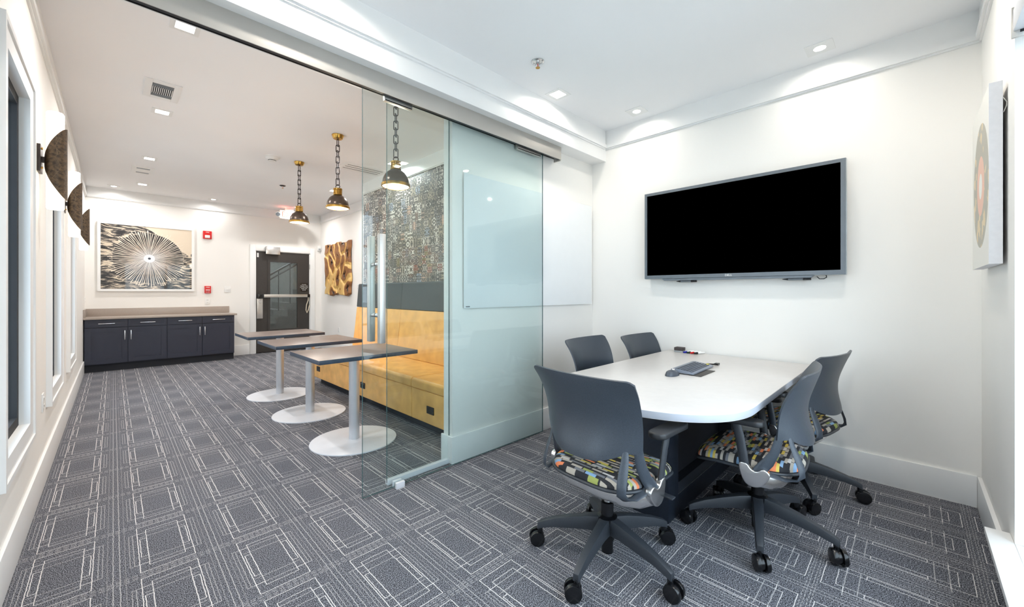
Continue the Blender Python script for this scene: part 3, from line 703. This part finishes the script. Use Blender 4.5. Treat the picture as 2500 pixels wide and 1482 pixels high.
    for sx in (-1, 1):
        q = B(); q.M = Matrix(((0,0,1,sx*.268-.014),(1,0,0,0),(0,1,0,0),(0,0,0,1)))
        q.prism(chaikin([(.040,.458),(-.002,.458),(-.018,.430),(-.045,.426),(-.066,.448),(-.100,.430),(-.090,.395),(-.06,.356),(-.02,.346),(.018,.368)]), 0, .028)
        q.build('arm_socket', m_chrome, ca_, bevel=.005, seg=3, angle=50)
    B().box(-.085, .085, -.11, .13, .362, .409).build('tilt_mechanism', m_blackg, t, bevel=.012)
    lv = B().tube([(.07, .03, .378), (.16, .04, .372), (.25, .05, .366)], .007, 8).build('tilt_lever', m_frame, t)
    B().box(.235, .31, .035, .066, .3605, .3705).build('lever_paddle', m_frame, lv, bevel=.005)
    for sx in (-1, 1):
        p = B().sweep([(sx*.268, .012, .445), (sx*.272, .018, .50), (sx*.277, .030, .58), (sx*.282, .045, .648)], [(.021*math.cos(2*PI*i/12), .0115*math.sin(2*PI*i/12)) for i in range(12)], (0, 1, 0)).build('arm_post', m_frame, t)
        q = B(); q.M = None
        out = rrect(sx*.283-.040, sx*.283+.040, -.075, .185, .036, 6); q.prism(out, .646, .673); q.build('arm_pad', m_black, p, bevel=.009, seg=3)
    # lift and five-star base
    B().cyl((0,0,.235), (0,0,.365), .016, n=20).build('gas_lift', m_chrome, t)
    h = B().lathe([(.028,.028),(.028,.085),(.034,.09),(.034,.13),(.043,.135),(.047,.20),(.038,.205),(.030,.207),(.030,.268),(.024,.270)], n=28).build('hub', m_blackg, t)
    for k in range(5):
        a = 2*PI*k/5; d = Vector((math.cos(a), math.sin(a), 0)); sd = Vector((-d.y, d.x, 0)); vs = []
        for r, w, z0, z1 in ((.030,.030,.128,.200),(.09,.026,.128,.192),(.18,.023,.118,.172),(.265,.020,.106,.148),(.325,.018,.090,.124),(.345,.015,.080,.112)):
            for su, z in ((-1,z0),(1,z0),(.8,z1),(-.8,z1)): vs.append(d*r+sd*(w*su)+Vector((0,0,z)))
        fs = [(j*4+i, j*4+(i+1) % 4, j*4+4+(i+1) % 4, j*4+4+i) for j in range(5) for i in range(4)]+[(3,2,1,0),(20,21,22,23)]
        B().add(vs, fs).build('base_arm', m_frame, t, bevel=.004, angle=30)
        ca = a+random.uniform(-1.2, 1.2); cd = Vector((math.cos(ca), math.sin(ca), 0)); ax_ = Vector((-cd.y, cd.x, 0)); cp = d*.333+cd*.016+Vector((0,0,.038))
        q = B().cyl(d*.333+Vector((0,0,.058)), d*.333+Vector((0,0,.090)), .0135, n=14)
        cs = B(); cs.cyl(cp-ax_*.009, cp+ax_*.009, .027, n=18)
        cs.v += q.v; off = len(cs.v)-len(q.v); cs.f += [[i+off for i in f_] for f_ in q.f]; cs.mi += q.mi
        cq = cs.build('caster', m_blackg, t, bevel=.002)
        for sw_ in (-1, 1):
            B().cyl(cp+ax_*(.010*sw_), cp+ax_*(.030*sw_), .038, .036, n=26).build('wheel', m_blackg, cq, bevel=.004)
    return t
ch = make_chair()
chairs = [((1.695, 1.045), -93, 'black task chair at the rounded near end of the table, back to the viewer', .016, 67),
          ((2.44, .585), 4, 'black task chair at the near right side of the table, patterned seat seen side on', 0, 47),
          ((3.175, .555), -10, 'black task chair at the right side of the table beside the television wall', 0, 1),
          ((2.69, 1.63), 181, 'black task chair at the far left side of the table, nearer the glass door', .012, 71),
          ((3.335, 1.525), 178, 'black task chair across the table in the corner by the television', -.004, 2)]
made = []
for i, ((x, y), rz, lab, dz, br) in enumerate(chairs):
    o = ch if i == 0 else copy_tree(ch)
    made.append((o, x, y, rz, lab, br, dz))
for o, x, y, rz, lab, br, dz in made:
    o.location = (x, y, 0); o.rotation_euler = (0, 0, math.radians(rz)); o['label'] = lab; o['group'] = 'task chairs around the conference table'; o['category'] = 'chair'
    R_ = Matrix.Rotation(math.radians(br), 4, 'Z')
    for c in o.children:        # swivel the base under the seat
        if c.name.split('.')[0] in ('base_arm', 'caster', 'hub'): c.matrix_basis = R_ @ c.matrix_basis
        else: c.location.z += dz
# ================================================================== LOBBY: CABINETS
CW = [(-.325, .174, .665), (.665, 1.156, 1.648)]
yf = 9.19
for i, (a, mid, c) in enumerate(CW):
    cb = thing('base_cabinet', ['navy shaker base cabinet beside the window wall', 'navy shaker base cabinet nearer the exit door'][i], 'cabinet', ((a+c)/2, 9.43, 0), 'navy base cabinets on the far wall')
    B().box(a, c, yf+.02, YB-.002, .12, .845).build('carcass', m_navy, cb)
    B().box(a, c, yf+.075, YB-.02, 0, .12).build('toe_kick', m_toe, cb)
    for (x0, x1, hs) in ((a+.008, mid-.004, 1), (mid+.004, c-.006, -1)):
        def shaker(z0, z1, name, rail):
            b = B()
            for p0, p1, q0, q1 in ((x0, x0+rail, z0, z1), (x1-rail, x1, z0, z1), (x0+rail, x1-rail, z0, z0+rail), (x0+rail, x1-rail, z1-rail, z1)): b.box(p0, p1, yf, yf+.02, q0, q1)
            b.box(x0+rail, x1-rail, yf+.010, yf+.0195, z0+rail, z1-rail)
            return b.build(name, m_navy, cb, smooth=False)
        dr = shaker(.718, .838, 'drawer', .036); xm = (x0+x1)/2
        B().box(xm-.095, xm+.095, yf-.032, yf-.022, .771, .781).box(xm-.075, xm-.067, yf-.022, yf, .772, .780).box(xm+.067, xm+.075, yf-.022, yf, .772, .780).build('handle', m_steel, dr, bevel=.002)
        do = shaker(.135, .706, 'door', .066); xh = x1-.033 if hs > 0 else x0+.033
        B().box(xh-.006, xh+.006, yf-.032, yf-.022, .50, .655).box(xh-.004, xh+.004, yf-.022, yf, .52, .528).box(xh-.004, xh+.004, yf-.022, yf, .627, .635).build('handle', m_steel, do, bevel=.002)
ct = thing('countertop', 'beige speckled stone countertop with backsplash over the navy cabinets', 'countertop', (.67, 9.43, .845))
B().box(XL+.001, 1.685, 9.155, YB-.001, .845, .877).build('slab', m_counter, ct, bevel=.003)
B().box(XL+.02, 1.648, YB-.021, YB-.001, .877, 1.005).build('backsplash', m_counter, ct, bevel=.002)
B().box(XL+.001, XL+.02, 9.17, YB-.001, .877, 1.005).build('side_splash', m_counter, ct, bevel=.002)
# framed print
ar = thing('framed_print', 'white framed print of pale spines radiating from a centre on the far wall', 'picture', (.452, YB-.02, 1.30))
ax0, ax1, az0, az1 = -.19, 1.095, 1.30, 2.49; fr = .04; b = B()
for p0, p1, q0, q1 in ((ax0, ax0+fr, az0, az1), (ax1-fr, ax1, az0, az1), (ax0+fr, ax1-fr, az0, az0+fr), (ax0+fr, ax1-fr, az1-fr, az1)): b.box(p0, p1, YB-.045, YB-.003, q0, q1)
b.build('frame', m_white, ar, smooth=False)
B().box(ax0+fr, ax1-fr, YB-.034, YB-.003, az0+fr, az1-fr).build('print', burst(.46, 1.885), ar)
# wall devices
t = thing('fire_strobe', 'red fire alarm horn strobe high on the far wall right of the print', 'fire alarm', (1.296, YB-.02, 2.315))
B().box(1.228, 1.366, YB-.03, YB, 2.318, 2.472).build('housing', m_red, t, bevel=.01)
B().box(1.255, 1.335, YB-.046, YB-.03, 2.335, 2.390).build('strobe_lens', mat('strobe_white', (240,240,238), .2), t, bevel=.012)
text('FIRE', .03, (1.297, YB-.0308, 2.445), (PI/2, 0, 0), m_ink, t)
t = thing('fire_pull_station', 'small red fire pull station below the horn strobe', 'fire alarm', (1.302, YB-.02, 1.262))
B().box(1.252, 1.352, YB-.035, YB, 1.264, 1.404).build('housing', m_red, t, bevel=.006)
B().box(1.268, 1.336, YB-.046, YB-.035, 1.318, 1.332).build('pull_handle', m_white, t, bevel=.002)
text('FIRE', .032, (1.302, YB-.0358, 1.376), (PI/2, 0, 0), m_ink, t); text('ALARM', .022, (1.302, YB-.0358, 1.286), (PI/2, 0, 0), m_ink, t)
t = thing('light_switch', 'white square switch plate between the pull station and the exit door', 'switch', (1.622, YB-.005, 1.28))
B().box(1.566, 1.676, YB-.008, YB, 1.278, 1.408).build('plate', m_white, t, bevel=.003); B().cyl((1.621, YB-.008, 1.343), (1.621, YB-.02, 1.343), .014, n=16).build('push_button', m_white, t)
def outlet(x, y, z, rz, lab, grp='white wall outlets'):
    t = thing('wall_outlet', lab, 'outlet', (0,0,0), grp)
    B().box(-.04, .04, -.006, 0, -.06, .06).build('plate', m_white, t, bevel=.002)
    for zc in (.024, -.024):
        B().box(-.018, .018, -.009, -.006, zc-.014, zc+.014).build('socket', m_white, t, bevel=.003)
        for xc in (-.007, .007): B().box(xc-.002, xc+.002, -.0095, -.009, zc-.004, zc+.006).build('slot', m_dark, t)
    t.location = (x, y, z); t.rotation_euler = (0, 0, rz); return t
outlet(1.30, YB, 1.106, 0, 'white outlet under the red pull station, just above the backsplash')
outlet(XL, 4.10, .545, PI/2, 'white outlet low on the left wall past the nearest window')
outlet(XL, 9.55, 1.15, PI/2, 'white outlet on the left wall above the end of the countertop')
outlet(XA, 8.65, .48, -PI/2, 'white outlet low on the wall under the carved wood panel')
outlet(XA, 7.70, 1.385, -PI/2, 'white plate on the wall between the carved wood panel and the booth')
t = thing('motion_sensor', 'small white motion sensor in the corner beside the exit door', 'sensor', (3.37, YB-.03, 2.23))
B().box(3.328, 3.405, YB-.05, YB, 2.235, 2.352).build('housing', m_white, t, bevel=.012); B().box(3.343, 3.390, YB-.056, YB-.05, 2.25, 2.29).build('sensor_lens', m_bezel2, t, bevel=.004)
# exit sign
ye = 9.25
t = thing('exit_sign', 'lit white exit sign with red letters hanging above the exit door', 'exit sign', (2.62, ye, 2.81))
B().box(2.44, 2.80, ye-.025, ye+.025, 2.812, 2.985).build('sign_box', emit('sign_face', (250,238,226), .25), t, bevel=.008)
B().box(2.54, 2.70, ye-.02, ye+.02, 2.985, ZL).build('ceiling_mount', m_white, t)
text('EXIT', .150, (2.62, ye-.0258, 2.898), (PI/2, 0, 0), emit('exit_red', (255,70,44), .9), t)
for xc in (2.395, 2.845):
    B().cyl((xc, ye+.02, 2.90), (xc, ye-.05, 2.885), .042, .048, n=24).build('lamp_head', m_white, t); B().cyl((xc, ye-.05, 2.885), (xc, ye-.054, 2.884), .040, n=24).build('lamp_lens', m_bezel, t)
rl = bpy.data.lights.new('exit_glow', 'POINT'); rl.energy = .5; rl.color = (1,.12,.08); rl.shadow_soft_size = .04; ro = bpy.data.objects.new('exit_glow', rl); ro.location = (2.52, ye-.05, 3.00); C.objects.link(ro)

# carved root wood panel: one lump per root slice, real relief
wp = thing('wood_panel', 'carved panel of polished golden root wood slices on the side wall', 'wall art', (XA, 8.62, 1.225))
rnd = random.Random(3); seeds = []
while len(seeds) < 15:
    p = (rnd.uniform(8.02, 9.22), rnd.uniform(1.28, 2.26))
    if all(math.hypot((p[0]-q[0]), (p[1]-q[1])*.8) > .2 for q in seeds): seeds.append(p)
    elif rnd.random() < .004: break
ny, nz = 110, 96; G = []; CL = []
for i in range(ny):
    row = []
    for j in range(nz):
        y = 7.975+(9.26-7.975)*i/(ny-1); z = 1.225+(2.325-1.225)*j/(nz-1)
        wy = y+.06*math.sin(7*z+3*y)+.02*math.sin(23*z); wz = z+.07*math.sin(6*y)+.02*math.sin(21*y)
        ds = sorted((math.hypot(wy-q[0], (wz-q[1])*.62), n_) for n_, q in enumerate(seeds)); e = ds[1][0]-ds[0][0]; d0 = ds[0][0]; n_ = ds[0][1]
        an_ = math.atan2(wz-seeds[n_][1], wy-seeds[n_][0]); hr = (.05+.025*math.sin(3*an_+n_))*(1 if n_ % 4 else .3)
        h = .035+.035*min(1, e/.05)**.6-.04*max(0, 1-d0/max(.01, hr))
        v = (0 if d0 < hr*.6 else .2 if d0 < hr*.8 else .24+.34*min(1, (d0-hr*.8)/.10)) if e > .045 else .72+.28*(1-e/.045)
        if n_ % 5 == 2: v = max(v, .62+.3*min(1, d0/.12))
        if i in (0, ny-1) or j in (0, nz-1): h = .01
        y2 = y+(.025*math.sin(7*z)+.012*math.sin(19*z) if i < 3 or i > ny-4 else 0); z2 = z+(.018*math.sin(9*y)+.01*math.sin(23*y) if j < 3 or j > nz-4 else 0)
        row.append((XA-.002-h, y2, z2)); CL.append(v)
    G.append(row)
I = lambda i, j: i*nz+j
b = B().add([p for r in G for p in r], [(I(i,j), I(i+1,j), I(i+1,j+1), I(i,j+1)) for i in range(ny-1) for j in range(nz-1)])
cs_ = b.build('carved_slab', m_root, wp, angle=180)
ca_ = cs_.data.color_attributes.new('slice', 'FLOAT_COLOR', 'POINT'); ca_.data.foreach_set('color', [c_ for v in CL for c_ in (v, v, v, 1)])
B().box(XA-.012, XA-.002, 8.0, 9.24, 1.25, 2.30).build('backing_board', m_bronze, wp)

# ================================================================== BOOTH
bo = thing('banquette_booth', 'long tan banquette with tall charcoal topped back along the patterned wall', 'booth', (2.45, 4.3, 0))
B().box(2.09, XB-.002, Y2+.06, 5.93, 0, .10).build('plinth', m_toe, bo)
SEG = [(Y2+.03, 3.345), (3.35, 4.675), (4.68, 6.0)]
for k, (y0, y1) in enumerate(SEG):
    b = B(); b.M = Matrix(((1,0,0,0),(0,0,1,y0),(0,1,0,0),(0,0,0,1)))
    def pr(poly, name, m, bev):
        q = B(); q.M = Matrix(((1,0,0,0),(0,0,1,y0),(0,1,0,0),(0,0,0,1))); q.prism(poly, 0, y1-y0); return q.build(name, m, bo, bevel=bev, seg=3)
    pr([(2.0,.10),(2.86,.10),(2.86,.385),(2.0,.385)], 'seat_front', m_tan, .006)
    pr([(1.992,.388),(2.66,.388),(2.66,.468),(2.01,.478),(1.992,.46)], 'seat_cushion', m_tan, .018)
    pr([(2.565,.47),(2.86,.47),(2.86,1.058),(2.635,1.058),(2.60,.72)], 'back_panel', m_tan, .012)
    pr([(2.632,1.062),(XB-.005,1.062),(XB-.005,1.41),(2.675,1.41),(2.66,1.40)], 'head_panel', m_charcoal, .014)
for yc in (3.03, 4.39, 5.77):
    q = B().box(1.992, 2.0, yc-.055, yc+.055, .195, .262).build('power_outlet', m_black, bo, bevel=.003)
    for dy in (-.026, .026):
        for dz in (-.008, .008): B().box(1.990, 1.992, yc+dy-.006, yc+dy+.006, .228+dz-.002, .228+dz+.002).build('slot', m_dark, q)

# ================================================================== CAFE TABLES
def cafe(y, lab):
    t = thing('cafe_table', lab, 'table', (1.48, y, 0), 'pedestal tables along the booth')
    b = B().lathe([(.35,0),(.352,.004),(.350,.010),(.30,.014),(.06,.018)], (1.48, y, 0), 64).build('base_disc', m_pow, t, angle=60)
    B().cyl((1.48, y, .012), (1.48, y, .735), .043, n=32).build('column', m_post, t)
    B().box(1.28, 1.68, y-.05, y+.05, .728, .742).build('mounting_plate', m_black, t)
    q = B().box(1.07, 1.90, y-.34, y+.34, .742, .775); q.mi = [1, 0, 1, 1, 1, 1]; q.build('table_top', [m_tabtop, m_tabedge], t, bevel=.0015)
cafe(3.42, 'dark topped cafe table nearest the glass door'); cafe(4.52, 'dark topped cafe table in the middle of the row'); cafe(5.60, 'dark topped cafe table farthest from the glass door')

# ================================================================== PENDANTS
def pendant(y, lab):
    x = 1.79; t = thing('pendant_lamp', lab, 'pendant lamp', (x, y, 2.22), 'dome pendants over the cafe tables')
    B().lathe([(.062,-.001),(.064,-.006),(.052,-.038),(.046,-.044),(.012,-.046)], (x, y, ZL), 32).build('ceiling_canopy', m_brass, t)
    z = 3.0; ln = .078; NL = 8; st = (3.0-2.484-ln)/(NL-1); first = None
    for k in range(NL):
        w = .019; pts_ = rrect(-w, w, -ln/2, ln/2, .009, 3)
        if first is None:
            q = B().sweep([(p, 0, q_) for p, q_ in pts_], [(.0045*math.cos(PI/2*i+PI/4), .0045*math.sin(PI/2*i+PI/4)) for i in range(4)], (0, 1, 0), closed=True)
            o = q.build('chain_link', m_bronze, t, origin=(0,0,0)); first = o
        else:
            o = bpy.data.objects.new('chain_link', first.data); C.objects.link(o); o.parent = t
        o.location = Vector((x, y, z-ln/2-k*st))-Vector(WL[t.name]); o.rotation_euler = (0, 0, (PI/2 if k % 2 else 0)+.75)
    B().tube([(x+.022*math.cos(a_)*.7, y-.022*math.cos(a_)*.7, 2.470+.022*math.sin(a_)) for a_ in [2*PI*i/16 for i in range(16)]], .0045, 8, closed=True).build('hanging_ring', m_bronze, t)
    nk = B().lathe([(.046,2.375),(.046,2.385),(.040,2.39),(.040,2.43),(.046,2.435),(.046,2.447),(.012,2.452)], (x, y, 0), 28).build('neck', m_brass, t)
    for i in range(6):
        a = 2*PI*i/6; B().cyl((x+.042*math.cos(a), y+.042*math.sin(a), 2.385), (x+.042*math.cos(a), y+.042*math.sin(a), 2.438), .006, n=8).build('neck_rod', m_brass, nk)
    n = 12; prof = [(.116*math.sin(PI/2*i/n)**.9 if i else .02, 2.248+.13*math.cos(PI/2*i/n)) for i in range(n+1)]
    pin = [(max(.008, r-.004), z_-.004) for r, z_ in reversed(prof)]
    B().lathe(prof+pin, (x, y, 0), 44, close=False).build('dome_shade', m_shade, t, angle=60)
    B().lathe([(.118,2.252),(.125,2.246),(.125,2.226),(.118,2.222),(.114,2.226),(.114,2.248)], (x, y, 0), 44, close=False).build('brass_rim', m_brass, t)
    B().lathe([(.113,2.226),(.113,2.230),(.01,2.232)], (x, y, 0), 36).build('diffuser', m_bulb, t)
    d_ = bpy.data.lights.new('pendant_light', 'POINT'); d_.energy = 11; d_.color = (1,.88,.72); d_.shadow_soft_size = .09; o_ = bpy.data.objects.new('pendant_light', d_); o_.location = (x, y, 2.11); C.objects.link(o_)
pendant(3.265, 'bronze dome pendant seen through the glass door'); pendant(4.57, 'bronze dome pendant in the middle, beside the glass edge'); pendant(5.885, 'bronze dome pendant farthest away, in front of the exit sign')

# ================================================================== WALL SCONCES
def sconce(y, lab):
    x = -.262; t = thing('wall_sconce', lab, 'wall lamp', (XL, y, 1.81), 'bronze leaf wall lamps between the windows')
    bp = B().box(XL, XL+.016, y-.055, y+.055, 2.035, 2.205).build('back_plate', m_bronze, t, bevel=.003)
    for zc in (2.06, 2.18): B().cyl((XL+.016, y-.03, zc), (XL+.024, y-.03, zc), .007, n=10).build('screw', m_brass, bp)
    B().box(XL+.016, x-.032, y-.012, y+.012, 2.10, 2.135).build('arm', m_bronze, t)
    B().lathe([(.035,1.81),(.040,1.818),(.040,2.422),(.035,2.43)], (x, y, 0), 36).build('opal_tube', m_opal, t, angle=50)
    nu, nv = 49, 13; G = []
    for i in range(nu):
        a = -PI*.97+2*PI*.97*i/(nu-1); hgt = .018+.212*max(0, math.cos(a/2/.97))**1.05; row = []
        for j in range(nv): row.append((x+(.045+.006*max(0, 1-abs(a)/.9)**2)*math.cos(a), y+.045*math.sin(a), 2.105+hgt*(-1+2*j/(nv-1))))
        G.append(row)
    B().shell(G, nu, nv, .003).build('leaf_shade', m_leather, t, angle=50)
sconce(3.88, 'bronze leaf wall lamp nearest the viewer'); sconce(5.66, 'bronze leaf wall lamp in the middle of the window wall'); sconce(7.36, 'bronze leaf wall lamp farthest along the window wall')

# ================================================================== CEILING FITTINGS
def downlight(x, y, z, lab, square, lobby, power=1.0):
    t = thing('recessed_light', lab, 'ceiling light', (x, y, z), 'recessed downlights in the %s ceiling' % ('lobby' if lobby else 'meeting room'))
    s = .078; b = B()
    if square:
        r = .05
        for p0, p1, q0, q1 in ((-s, -r, -s, s), (r, s, -s, s), (-r, r, -s, -r), (-r, r, r, s)): b.box(x+p0, x+p1, y+q0, y+q1, z-.004, z)
        b.build('trim_frame', m_trim, t, smooth=False); B().box(x-r, x+r, y-r, y+r, z-.0025, z-.0005).build('diffuser', m_lit, t)
    else:
        b.prism(rrect(x-s, x+s, y-s, y+s, .004, 2), z-.004, z); b.build('trim_frame', m_trim, t, smooth=False)
        B().cyl((x, y, z-.0045), (x, y, z-.004), .034, n=24).build('diffuser', m_lit, t)
    d_ = bpy.data.lights.new('downlight_beam', 'AREA'); d_.shape = 'DISK'; d_.size = .07; d_.energy = (LOBBY_W if lobby else MEET_W)*power; d_.color = LOBBY_COL if lobby else MEET_COL; d_.spread = math.radians(165)
    o_ = bpy.data.objects.new('downlight_beam', d_); o_.location = (x, y, z-.012); C.objects.link(o_)
for y, w in ((3.42, 'nearest the glass partition'), (5.20, 'just past the slatted vent'), (7.13, 'before the far vent'), (8.91, 'nearest the framed print')): downlight(.34, y, ZL, 'square recessed light in the row by the window wall, '+w, True, True)
for y, w in ((5.05, 'over the booth back'), (7.13, 'behind the middle pendant'), (9.02, 'above the exit door')): downlight(2.72, y, ZL, 'square recessed light in the booth side row, '+w, True, True)
for x, w in ((.008, 'left above the framed print'), (1.352, 'right above the fire strobe')): downlight(x, 9.40, ZL, 'round recessed wall washer '+w, False, True, .22)
for x, y, w in ((2.664, 2.12, 'beside the soffit'), (2.664, .12, 'over the right of the table'), (.75, 2.0, 'over the entrance, added out of view'), (.75, .12, 'over the viewer, added out of view')): downlight(x, y, ZM, 'square recessed meeting room light '+w, True, False)  # entrance and viewer pair are added unseen lamps continuing the grid
for y, w in ((.449, 'right above the television'), (1.803, 'left above the television')): downlight(3.43, y, ZM, 'round recessed wall washer '+w, False, False, .28)
def vent(y0, y1, lab, open_):
    t = thing('ceiling_vent', lab, 'vent', (.305, (y0+y1)/2, ZL), 'white vents in the lobby ceiling'); x0, x1 = .185, .425
    b = B(); a0, a1, c0, c1 = .235, .375, y0+.06, y1-.06
    for p in ((x0, a0, y0, y1), (a1, x1, y0, y1), (a0, a1, y0, c0), (a0, a1, c1, y1)): b.box(*p, ZL-.008, ZL)
    b.build('frame', m_trim, t, bevel=.002); B().box(a0, a1, c0, c1, ZL-.002, ZL-.0005).build('throat', m_dark, t)
    for q0, q1 in ((c0, c0+.07), (c1-.06, c1)): B().box(a0, a1, q0, q1, ZL-.006, ZL-.003).build('damper_blade', m_bezel, t)
    if open_:
        for i in range(11): B().box(a0+.004+i*.0128, a0+.009+i*.0128, c0+.075, c1-.065, ZL-.008, ZL-.003).build('slat', m_trim, t)
    else: B().box(a0, a1, c0+.07, c1-.06, ZL-.007, ZL-.003).build('baffle', m_trim, t)
vent(4.44, 4.855, 'slatted white ceiling vent nearest the glass partition', True); vent(7.66, 8.11, 'plain white ceiling vent farther along the lobby', False)
t = thing('linear_diffuser', 'white slotted air diffuser in the ceiling behind the middle pendant', 'vent', (2.5, 5.58, ZL))
B().box(2.24, 2.84, 5.42, 5.76, ZL-.006, ZL).build('face_plate', m_trim, t, bevel=.002)
for k in range(3):
    q = B()
    for i in range(34): q.box(2.29+i*.0152, 2.299+i*.0152, 5.485+k*.085, 5.505+k*.085, ZL-.0075, ZL-.006)
    q.build('slot_row', m_dark, t, smooth=False)
t = thing('smoke_detector', 'round white smoke detector on the lobby ceiling', 'smoke detector', (1.469, 5.91, ZL-.06))
B().lathe([(.095,0),(.095,-.008),(.075,-.014),(.068,-.03),(.045,-.042),(.042,-.056),(.01,-.06)], (1.469, 5.91, ZL), 36).build('housing', m_white, t, angle=40)
B().lathe([(.0455,-.044),(.0455,-.051)], (1.469, 5.91, ZL), 30, close=False).build('sensing_slot', m_dark, t)
def sprinkler(x, y, z, lab, m):
    t = thing('fire_sprinkler', lab, 'sprinkler', (x, y, z-.05), 'ceiling fire sprinklers')
    B().lathe([(.046,0),(.046,-.004),(.036,-.010),(.034,-.004)], (x, y, z), 30).build('escutcheon', m, t)
    B().cyl((x, y, z-.004), (x, y, z-.022), .013, n=16).build('body', m_chrome, t)
    for s in (-1, 1): B().tube([(x+s*.012, y, z-.02), (x+s*.014, y, z-.03), (x+s*.008, y, z-.04), (x, y, z-.045)], .0025, 6).build('frame_arm', m_chrome, t)
    B().cyl((x, y, z-.02), (x, y, z-.044), .003, n=8).build('red_bulb', m_red, t)
    B().cyl((x, y, z-.045), (x, y, z-.0475), .016, n=20).build('deflector', m_brass, t)
sprinkler(2.183, 1.922, ZM, 'chrome fire sprinkler in the meeting room ceiling', m_chrome); sprinkler(1.988, 7.372, ZL, 'dark fire sprinkler in the lobby ceiling', m_bronze)
